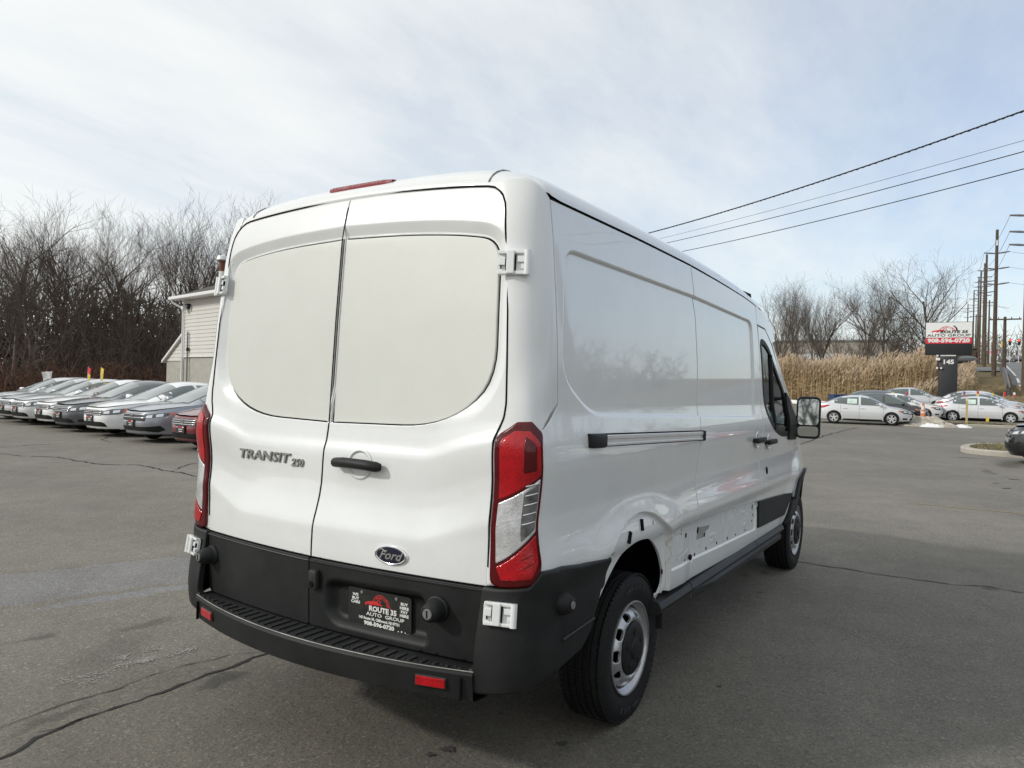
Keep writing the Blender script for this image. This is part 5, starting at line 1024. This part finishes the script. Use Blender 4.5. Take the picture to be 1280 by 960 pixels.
# ------------------------------------------------------------------ reeds
def reeds(name, n, fx, h0, h1, m, seed, plume=True):
    g = random.Random(seed); b = MB(); pb = MB()
    for i in range(n):
        x, y = fx(g); z = Z2(x, y); h = g.uniform(h0, h1)*(1-.25*(g.random() < .25))*(1+.13*math.sin(x*.9+1.3*math.sin(y*.7))+.10*math.sin(y*1.7+x*.6)+.06*math.sin(y*4.1+x*2.3)); w_ = g.uniform(.012, .024); a = g.random()*3.14; dx_, dy_ = w_*math.cos(a), w_*math.sin(a); lx, ly = g.gauss(0, .07)*h, g.gauss(0, .07)*h
        P = [(x-dx_, y-dy_, z), (x+dx_, y+dy_, z), (x+lx*.4+dx_*.8, y+ly*.4+dy_*.8, z+h*.6), (x+lx*.4-dx_*.8, y+ly*.4-dy_*.8, z+h*.6), (x+lx+dx_*.5, y+ly+dy_*.5, z+h), (x+lx-dx_*.5, y+ly-dy_*.5, z+h)]
        f = [(0, 1, 2, 3), (3, 2, 4, 5)]
        if plume and g.random() < .5:
            px_, py_ = g.uniform(-.20, .20), g.uniform(-.26, .10); pb.add([(x+lx-.02, y+ly-.025, z+h-.06), (x+lx+.02, y+ly+.025, z+h-.02), (x+lx+px_*.6+.02, y+ly+py_*.6+.03, z+h+.14), (x+lx+px_, y+ly+py_, z+h+.26), (x+lx+px_*.6-.02, y+ly+py_*.6-.035, z+h+.12)], [(0, 1, 2, 3, 4)])
        for q in range(2):
            k = len(P); t_ = g.uniform(.2, .8); u, v = g.gauss(0, .22), g.gauss(0, .3); P += [(x+lx*t_*.7, y+ly*t_*.7, z+h*t_), (x+lx*t_*.7, y+ly*t_*.7, z+h*t_+.06), (x+u, y+v, z+h*t_+g.uniform(-.1, .3))]; f.append((k, k+1, k+2))
        b.add(P, f)
    if pb.v: tag(pb.build('reed_plumes', PLM), kind='stuff')
    return tag(b.build(name, m), kind='stuff')
RDM = mat('dry_reed', (.48, .355, .20), .9, var=.32, vscale=.5); PLM = mat('reed_plume', (.40, .305, .215), .95, var=.3, vscale=.6); RDM2 = mat('grass_straw', (.30, .235, .14), .95, var=.35, vscale=.7)
reeds('reed_bed', 15000, lambda g: (62+g.random()**1.4*11, g.uniform(1.2, 17.5)), 2.3, 3.4, RDM, 2)
reeds('bank_reeds', 3500, lambda g: (g.uniform(60, 74), g.uniform(-1.6, 2.4)), .5, 1.2, RDM2, 4)
reeds('bank_grass', 7000, lambda g: (g.uniform(46.5, 64), g.uniform(-8, -.5)), .05, .16, RDM2, 3, False)
# ------------------------------------------------------------------ dealer sign
sg = thing('roadside_sign', 'tall dark pylon sign with white and red dealer panel by the road', 'sign', (54.6, -.28, Z2(54.6, -.28)))
zb = -Z2(54.6, -.28); SB = mat('sign_black', (.018, .019, .022), .5); SW = mat('sign_white', (.78, .78, .77), .4); SR = mat('sign_red', (.62, .025, .05), .4)
MB().box((0, 0, zb+2.1), (.42, 1.12, 4.5), bev=.02).build('post', SB, sg, 40); MB().box((0, 0, zb+5.42), (.50, 2.74, 2.22), bev=.02).build('cabinet', SB, sg, 40)
MB().box((-.255, 0, zb+5.99), (.02, 2.68, 1.02)).build('white_panel', SW, sg); rp_ = MB().box((-.256, 0, zb+5.27), (.022, 2.68, .39)).build('red_panel', SR, sg); MB().box((0, 0, zb+4.28), (.46, .9, .10)).build('neck', M['alu'], sg)
ST = lambda y, z: frame((-.27, y, zb+z), (0, -1, 0), (0, 0, 1))
MB().text('908-596-0720', .36, ST(0, 5.27), .004, 0, 1.20, bold=.018).build('phone_number', M['ink'], sg); MB().text('ROUTE 35', .25, ST(-.30, 5.85), .004, .1, 1.42, bold=.012).build('dealer_name', M['blackink'], sg); MB().text('AUTO GROUP', .24, ST(0, 5.62), .004, 0, 1.62, bold=.004).build('dealer_name', M['blackink'], sg)
lg = MB(); logo(lg, ST(.25, 5.76) @ Matrix.Diagonal((1.0, .75, 1, 1)), 9.5, .002); lg.build('panel_logo', M['redink'], sg)
k = 16; MB().prism([(-.0+.40*math.cos(R(-10+75*i/k)), .37*math.sin(R(-10+75*i/k))) for i in range(k+1)]+[(.30*math.cos(R(65-75*i/k)), .31*math.sin(R(65-75*i/k))) for i in range(k+1)], .006, ST(-.12, 5.96)).build('panel_logo', M['blackink'], sg)
MB().text('145', .40, frame((-.225, -.02, zb+3.83), (0, -1, 0), (0, 0, 1)), .006, 0, 1.15, bold=.016).build('street_number', M['ink'], sg)
MB().box((-.28, .58, zb+4.02), (.2, .26, .18), bev=.02).box((-.26, .62, zb+4.26), (.1, .12, .1)).build('flood_lamp', M['ink'], sg); MB().box((-.28, .62, zb+3.42), (.16, .12, .14), bev=.02).box((-.3, .38, zb+3.42), (.14, .10, .12)).build('flood_lamp', M['ink'], sg); MB().tube([(-.22, .6, zb+3.3), (-.25, .6, zb+4.2)], .03, 6).build('lamp_conduit', M['black'], sg)
# ------------------------------------------------------------------ utility poles and wires
WD = mat('weathered_pole', (.095, .068, .048), .95, var=.3, vscale=2.); INS = mat('insulator', (.16, .16, .18), .4)
def pole(x, y, h, label, arms, z=None, r=.16, group='utility poles along the road', rz=0.):
    z = Z2(x, y) if z is None else z; t = thing('utility_pole', label, 'pole', (x, y, z), rz, group); MB().tube([(0, 0, -.3), (0, 0, h)], [r*1.25, r*.72], 10).build('pole_shaft', WD, t, 60)
    for kind, hh in arms:
        if kind == 'post':
            for s in (-1, 1): MB().tube([(0, s*.12, hh-.05), (0, s*.45, hh), (0, s*.98, hh+.06)], [.05, .075, .05], 6).build('post_insulator', INS, t)
        elif kind == 'arm':
            a = MB().box((-.14, 0, hh), (.10, 2.5, .12)).build('crossarm', WD, t)
            for s in (-1.1, -.5, .5, 1.1): MB().tube([(-.14, s, hh+.06), (-.14, s, hh+.22)], .04, 6).build('pin_insulator', INS, a)
        elif kind == 'plate': MB().box((-r-.02, 0, hh), (.03, .14, .5)).build('tag_plate', FLG['yellow'] if False else M['ink'], t)
    return t
A = lambda h: [('post', h-2.1), ('post', h-3.5), ('post', h-4.9)]
pole(51.3, -4.45, 15.5, 'utility pole cut by the right edge of the picture', [('post', 10.7), ('post', 9.7), ('post', 8.9)], 2.0)
pole(76.5, -3.07, 13.2, 'tall dark utility pole standing right of the sign, nearest whole pole', A(13.2)+[('plate', 12)]); pole(110.4, -2.3, 14.5, 'utility pole second behind the tall one', A(14.5)); pole(129.3, -2.07, 15.3, 'utility pole third in the line behind the tall one', A(15.3)); pole(148, -1.5, 16.2, 'utility pole fourth in the line, left of the third', A(16.2)); pole(173.7, -1., 17.5, 'far utility pole fifth in the line', A(17.5)); pole(202.6, .13, 17, 'far utility pole sixth in the line', A(17)); pole(219.5, 1.6, 15, 'farthest utility pole, thinnest, beside the sign top', A(15))
pole(78.2, -3.85, 5.35, 'short utility pole with a crossarm right of the tall one', [('arm', 5.1)]); pole(163, -2.86, 12, 'far utility pole right of the line', [('arm', 11.5)]); pole(197, -.46, 11, 'far short utility pole behind the line', [('arm', 10.5)])
pole(38.32, 19.64, 10.2, 'utility pole hidden behind the van roof where the wires end', [('arm', 9.6)], 0.); pole(17.5, -10.6, 11, 'utility pole right of the lot carrying the overhead wires', [('arm', 10.4)], 0.)
WM = mat('wire_black', (.012, .012, .013), .7)
def wire(name, label, p, q, sag, r, group='overhead wires', twist=False):
    p, q = Vector(p), Vector(q); P = [p.lerp(q, i/40)-Vector((0, 0, 4*sag*(i/40)*(1-i/40))) for i in range(41)]; b = MB().tube([v-p for v in P], r, 5)
    if twist:
        d = (q-p).normalized(); o1 = d.orthogonal().normalized(); o2 = d.cross(o1); n = 1600; W_ = []
        for i in range(n+1): u = i/n; c = p.lerp(q, u)-Vector((0, 0, 4*sag*u*(1-u)))-p; a = u*2*PI*130; W_.append(c+(o1*math.cos(a)+o2*math.sin(a))*r*.95)
        b.tube(W_, r*.5, 3)
    o = b.build(name, WM); o.location = p; return tag(o, label, 'wire', group)
def thru(a, b, e0=.45, e1=.32): a, b = Vector(a), Vector(b); return a-(b-a)*e0, b+(b-a)*e1
for a, b, sg_, r, tw, l in (((23.24, -3.2, 10.09), (34.79, 13.27, 10.02), .55, .027, True, 'thick twisted overhead cable, uppermost of the four'), ((23.25, -3.22, 9.23), (35.22, 12.6, 9.82), .22, .008, False, 'thinnest overhead wire just under the thick cable'), ((23.26, -3.23, 8.9), (35.58, 12.04, 9.66), .25, .016, False, 'overhead wire third from the top'), ((23.26, -3.24, 8.38), (35.82, 11.66, 9.1), .3, .017, False, 'lowest of the four overhead wires')):
    p, q = thru(a, b); p.z += sg_*.85; q.z += sg_*.72; p.z -= 0; wire('overhead_wire', l, p, q, sg_, r, twist=tw)
for i, hh in enumerate((10.76, 9.76, 8.96)):
    a = (51.3, -3.5, 2.0+hh); b = (76.5, -2.1, Z2(76.5, -3.07)+13.2-2.04-1.4*i); wire('overhead_wire', 'thin wire from the edge pole to the tall pole, %s of three' % ('top', 'middle', 'bottom')[i], a, b, .5, .011); a2 = (76.5, -4.05, b[2]); wire('overhead_wire', 'thin wire leaving the tall pole to the right, %s of three' % ('top', 'middle', 'bottom')[i], a2, (60, -12, a[2]+.2), .9, .011)
    c = (110.4, -1.35, Z2(110.4, -2.3)+14.5-2.04-1.4*i); wire('overhead_wire', 'thin far wire between the tall pole and the next, %s of three' % ('top', 'middle', 'bottom')[i], b, c, .5, .012)
# ------------------------------------------------------------------ far buildings, signals, small things
WLB = mat('beige_cladding', (.34, .315, .27), .8, var=.08, vscale=.15)
fb = thing('warehouse', 'long beige warehouse with a dark roof edge behind the right trees', 'building', (158, 26, 0)); MB().box((0, 0, 5.5), (20, 26, 11.5)).build('wall', WLB, fb); MB().box((0, 0, 11.35), (20.4, 26.4, .35)).build('roof_edge', M['grey'], fb)
for i in range(6): MB().box((-10.03, -11+i*4.4, 5.5), (.06, .12, 11.2)).build('panel_joint', M['grey'], fb)
wb_ = thing('low_building', 'low white roofed building in front of the beige warehouse', 'building', (131, 20.5, 0)); MB().box((0, 0, 3.2), (8, 8.5, 6.4)).build('wall', WLB, wb_); MB().box((0, 0, 7.1), (9, 9, 1.5)).build('roof', mat('white_roof', (.62, .63, .63), .6), wb_)
rs = MB().add([(-1.2, -.9, 0), (1.2, -.9, 0), (1.2, .9, 0), (-1.2, .9, 0), (-.5, -.6, 1.3), (.5, -.6, 1.5), (.5, .6, 1.3), (-.5, .6, 1.2)], [(0, 1, 5, 4), (1, 2, 6, 5), (2, 3, 7, 6), (3, 0, 4, 7), (4, 5, 6, 7)]).build('red_tarp', mat('faded_red_tarp', (.42, .06, .06), .8, var=.2)); rs.location = (118, 13.6, 5.2); tag(rs, 'faded red covered load beyond the reeds and trees', 'tarp')
sh = thing('roadside_shed', 'dark brown shed behind the dark green car on the bank', 'shed', (170, 1.6, Z2(168, 1.6))); MB().box((0, 0, 1.4), (4, 4.6, 2.8)).build('wall', mat('shed_brown', (.07, .05, .04), .9), sh); MB().add([(-2.3, -2.6, 2.8), (2.3, -2.6, 2.8), (2.3, 2.6, 2.8), (-2.3, 2.6, 2.8), (-2.3, 0, 4.4), (2.3, 0, 4.4)], [(0, 1, 5, 4), (3, 4, 5, 2), (0, 4, 3), (1, 2, 5)]).build('roof', SHG, sh)
RLT = emis('red_signal', (1, .06, .03), 3.5)
for x, y, zt_, l in ((164.4, -5.1, 11.4, 'traffic signal over the road, left of the two red ones, seen from its side'), (165.2, -6.3, 11.9, 'red traffic signal above the road, left one'), (166, -7.7, 11.9, 'red traffic signal above the road, right one')):
    z = Z2(x, y); t = thing('traffic_signal', l, 'signal', (x, y, z), 0, 'traffic signals over the road'); MB().tube([(0, 0, 0), (0, 0, zt_-z-.5)], .07, 6).build('signal_post', M['alu'], t); hd = MB().box((0, 0, zt_-z), (.35, .42, 1.15), bev=.03).build('signal_head', FLG['yellow'] if y > -6 else M['black'], t)
    if y < -6: MB().lathe([(.17, 0), (.12, .05), (0, .07)], 12, frame((-.18, 0, zt_-z+.34), (0, -1, 0), (0, 0, 1)), 'z').build('red_lamp', RLT, t)
ml = thing('signal_mast', 'grey curved mast arm carrying signals over the road', 'mast', (167, -3.2, Z2(167, -3.2))); MB().tube([(0, 0, 0), (0, 0, 4.2), (0, -.8, 5.0), (0, -2.5, 5.4), (0, -7.5, 5.7)], [.13, .11, .10, .08, .06], 8).build('mast_arm', M['alu'], ml)
stp = thing('stop_sign', 'small red stop sign seen edge-on between two utility poles', 'sign', (118, -3.4, Z2(118, -3.4))); MB().tube([(0, 0, 0), (0, 0, 1.5)], .04, 6).build('sign_post', M['alu'], stp); MB().prism([(.42*math.cos(R(22.5+45*i)), .42*math.sin(R(22.5+45*i))) for i in range(8)], .03, frame((-.03, 0, 1.75), (0, -1, 0), (0, 0, 1))).build('red_plate', SR, stp)
gl = thing('guard_rail', 'grey steel and concrete guard rail along the road edge', 'guard rail', (60, -3.9, 0)); gb = MB()
P = [(x-60, 0., Z2(x, -3.9)) for x in np.linspace(58, 92, 18)]
gb = MB(); 
for a, b in zip(P[:-1], P[1:]): gb.add([(*a[:2], a[2]+.35), (*b[:2], b[2]+.35), (*b[:2], b[2]+.75), (*a[:2], a[2]+.75), (a[0], .08, a[2]+.35), (b[0], .08, b[2]+.35), (b[0], .08, b[2]+.75), (a[0], .08, a[2]+.75)], [(0, 1, 2, 3), (5, 4, 7, 6), (3, 2, 6, 7)])
gb.build('rail', mat('galvanised_rail', (.19, .20, .21), .55, metal=.4, var=.2), gl)
for a in P[::1]: MB().box((a[0], .12, a[2]+.35), (.12, .14, .75)).build('rail_post', M['grey'], gl)
# blue bin, sheet, cone, stake, kerbs, snow
bl = thing('blue_bin', 'blue lidded waste bin behind the pale silver sedan', 'bin', (59.3, 6.85, .55), R(-60)); BLU = mat('blue_paint', (.02, .055, .16), .5)
MB().add([(-.85, -.5, 0), (.85, -.5, 0), (.85, .5, 0), (-.85, .5, 0), (-.95, -.62, .8), (.95, -.62, .8), (.95, .62, .8), (-.95, .62, .8)], [(0, 3, 2, 1), (0, 1, 5, 4), (1, 2, 6, 5), (2, 3, 7, 6), (3, 0, 4, 7), (4, 5, 6, 7)]).build('bin_body', BLU, bl); MB().box((0, 0, .86), (2.0, 1.3, .10), bev=.03).build('bin_lid', BLU, bl); MB().box((-.3, -.63, .62), (.5, .02, .12)).build('white_label', M['ink'], bl)
g_ = random.Random(4); b = MB(); n = 7
P = [(i*.13-.4+g_.gauss(0, .03), g_.gauss(0, .12), z+g_.gauss(0, .05)) for z in (0, .45, .9) for i in range(n)]; b.add(P, [(r*n+i, r*n+i+1, r*n+n+i+1, r*n+n+i) for r in range(2) for i in range(n-1)]).add([(p[0], p[1]+.06, p[2]) for p in P], [(r*n+i, r*n+n+i, r*n+n+i+1, r*n+i+1) for r in range(2) for i in range(n-1)])
o = b.build('white_sheet', M['ink'], None, 60); o.scale = (.5, .5, .8); o.location = (13.3, 32.9, .95); o.rotation_euler = (0, 0, R(125)); tag(o, 'bunched white sheet standing behind the left end of the car row', 'sheet')
o = MB().box((0, 0, 0), (1.3, 1.7, .9), bev=.06).build('white_crate', M['ink']); o.location = (13.8, 31.2, .75); tag(o, 'white box with flat top behind the left end of the car row', 'box')
cn = thing('traffic_cone', 'faded orange traffic cone standing in the snow pile', 'cone', (39.6, .22, .14)); ORC = mat('cone_orange', (.56, .19, .10), .6, var=.1)
MB().box((0, 0, .02), (.42, .42, .05), bev=.015).build('cone_base', ORC, cn); MB().lathe([(.0, 1.05), (.045, 1.05), (.17, .04)][::-1], 18, None, 'z').build('cone_body', ORC, cn, 40)
MB().lathe([(.070, .90), (.094, .70)][::-1], 18, None, 'z').build('pale_band', mat('cone_band', (.78, .60, .50), .6), cn, 40); MB().lathe([(.105, .62), (.118, .52)][::-1], 18, None, 'z').build('pale_band', bpy.data.materials['cone_band'], cn, 40)
sk = thing('wooden_stake', 'yellow wooden stake with a pale top standing in the curb grass', 'stake', (40.5, -1.66, .15)); MB().box((0, 0, .6), (.05, .10, 1.2)).build('stake_post', mat('yellow_wood', (.45, .36, .17), .7), sk); MB().box((0, 0, 1.28), (.055, .12, .2)).build('stake_top', mat('pale_wood', (.62, .56, .42), .7), sk)
yp = MB().prism(rpoly([(-.12, 0), (.12, 0), (.10, .2), (.04, .3), (.03, .42), (-.03, .42), (-.04, .3), (-.10, .2)], .03), .05, frame((0, 0, 0), (0, -1, 0), (0, 0, 1))).build('yellow_tag', FLG['yellow']); yp.scale = (.6, .6, .8); yp.location = (42.0, -2.55, .30); tag(yp, 'yellow bottle-shaped tag in front of the silver sedan door', 'tag'); 
KB = mat('kerb_concrete', (.40, .375, .32), .9, var=.18, vscale=3, bump=.4, bscale=25); IG = mat('island_soil', (.17, .14, .08), .95, var=.3, vscale=4)
def island(name, label, poly, w_, h, gn, seed, zf=0.):
    t = thing(name, label, 'curb', (0, 0, 0)); k = len(poly); ctr = (sum(p[0] for p in poly)/k, sum(p[1] for p in poly)/k); inn = [tuple(p) for p in ring(poly, (w_,), 9)[0]] if False else None
    d = dens(poly, .5); tt = np.roll(d, -1, 0)-np.roll(d, 1, 0); tt /= np.linalg.norm(tt, axis=1)[:, None]; nn_ = np.stack([-tt[:, 1], tt[:, 0]], 1); s = 1 if pip(np.array([d[0]+nn_[0]*.05]), poly)[0] else -1; q = d+nn_*w_*s; q1 = d+nn_*.03*s; k = len(d)
    zz = lambda p: Z2(p[0], p[1])+zf
    vs_ = [(p[0], p[1], zz(p)-.05) for p in d]+[(p[0], p[1], zz(p)+h-.03) for p in d]+[(p[0], p[1], zz(p)+h) for p in q1]+[(p[0], p[1], zz(p)+h) for p in q]+[(p[0], p[1], zz(p)) for p in q]
    MB().add(vs_, [(r*k+i, r*k+(i+1) % k, (r+1)*k+(i+1) % k, (r+1)*k+i) for r in range(4) for i in range(k)]).build('kerb', KB, t, 40)
    MB().add([(p[0], p[1], zz(p)+h-.04) for p in q], [tuple(range(k))]).build('soil', IG, t)
    g = random.Random(seed); b = MB(); lo, hi = q.min(0), q.max(0); n = 0
    while n < gn:
        p = np.array([[g.uniform(lo[0], hi[0]), g.uniform(lo[1], hi[1])]])
        if not pip(p, q)[0]: continue
        x, y = p[0]; z = zz((x, y))+h-.05; a = g.random()*3.14; u, v = .012*math.cos(a), .012*math.sin(a); hh = g.uniform(.05, .17); b.add([(x-u, y-v, z), (x+u, y+v, z), (x+g.gauss(0, .05), y+g.gauss(0, .05), z+hh)], [(0, 1, 2)]); n += 1
    tag(b.build('grass_blades', mat(name+'_grass', (.26, .22, .11), .95, var2=(.13, .125, .06), vscale=2), t), kind='stuff'); return t
island('curb_island', 'pale concrete curb island with dry grass beside the black car', rpoly([(20.1, -12), (20.35, -2.6), (21.0, -1.85), (22.6, -1.8), (24.4, -2.4), (24.9, -12)], [0, .9, .8, .8, .9, 0], 6), .22, .15, 5000, 3)
island('curb_strip', 'long low curb strip with grass in front of the curb row', rpoly([(38.6, 1.0), (38.4, -.6), (39.6, -2.0), (41.6, -12), (43, -12), (41.4, -2.0), (40.6, .9)], [.5, .5, .5, 0, 0, .5, .5], 5), .18, .13, 4000, 4)
SNOW = mat('dirty_snow', (.58, .54, .47), .9, var2=(.24, .21, .17), vscale=2.2, bump=.6, bscale=5); SNW = mat('clean_snow', (.76, .76, .76), .8, var=.06)
def lump(name, label, x, y, sx_, sy_, h, m, seed, rz=0., group=None, n=26):
    g = np.random.RandomState(seed); gx_, gy_ = np.meshgrid(np.linspace(-1, 1, n), np.linspace(-1, 1, n), indexing='ij'); Rr = np.hypot(gx_, gy_); z = np.maximum(0, 1-Rr**2)**.7
    for f in (2, 4, 7): 
        a, c, e, q = g.rand(4)*6.28; z = z*(1+.35/f**.35*np.sin(f*2.2*gx_+a+1.3*np.sin(3*gy_+q))*np.cos(f*2*gy_+c)); 
    z = z+g.rand(n, n)*.12*(z > .02); z = np.where(Rr < 1, z*h, -.06)
    b = MB(); b.v = np.stack([gx_.ravel()*sx_, gy_.ravel()*sy_, z.ravel()], 1).tolist(); b.f = [(i*n+j, (i+1)*n+j, (i+1)*n+j+1, i*n+j+1) for i in range(n-1) for j in range(n-1)]
    o = b.build(name, m, None, 30); o.location = (x, y, Z2(x, y)); o.rotation_euler = (0, 0, rz); return tag(o, label, 'snow pile', group)
SG = 'snow left at the curb'
lump('snow_pile', 'dirty crusted snow pile around the foot of the orange cone', 39.0, .0, .8, 1.15, .36, SNOW, 3, group=SG); lump('snow_pile', 'flat dirty snow patch at the left foot of the pile', 38.2, .75, .5, .7, .13, SNOW, 4, group=SG); lump('snow_pile', 'cleaner white snow patch at the front of the pile', 38.0, -.25, .35, .55, .12, SNW, 5, group=SG); lump('snow_pile', 'small snow remnant right of the dark slab', 38.6, -1.5, .3, .45, .13, SNW, 6, group=SG); lump('snow_pile', 'dirty snow between the pile and the right remnant', 38.5, -.85, .45, .6, .17, SNOW, 7, group=SG)
o = MB().box((0, 0, .09), (.7, .95, .14), bev=.04).build('dark_slab', mat('wet_dirt', (.05, .042, .035), .9)); o.location = (38.9, -1.05, .10); tag(o, 'dark wet slab of dirt in the snow at the curb', 'slab')
lump('snow_pile', 'thin old snow line at the foot of the reeds', 61.0, 10.2, .5, 3.2, .22, SNW, 8, group=SG); lump('leaf_heap', 'small dark heap of wet leaves at the right curb', 40.2, -2.95, .2, .5, .16, mat('wet_leaves', (.05, .028, .018), .9), 9)['category'] = 'leaf heap'
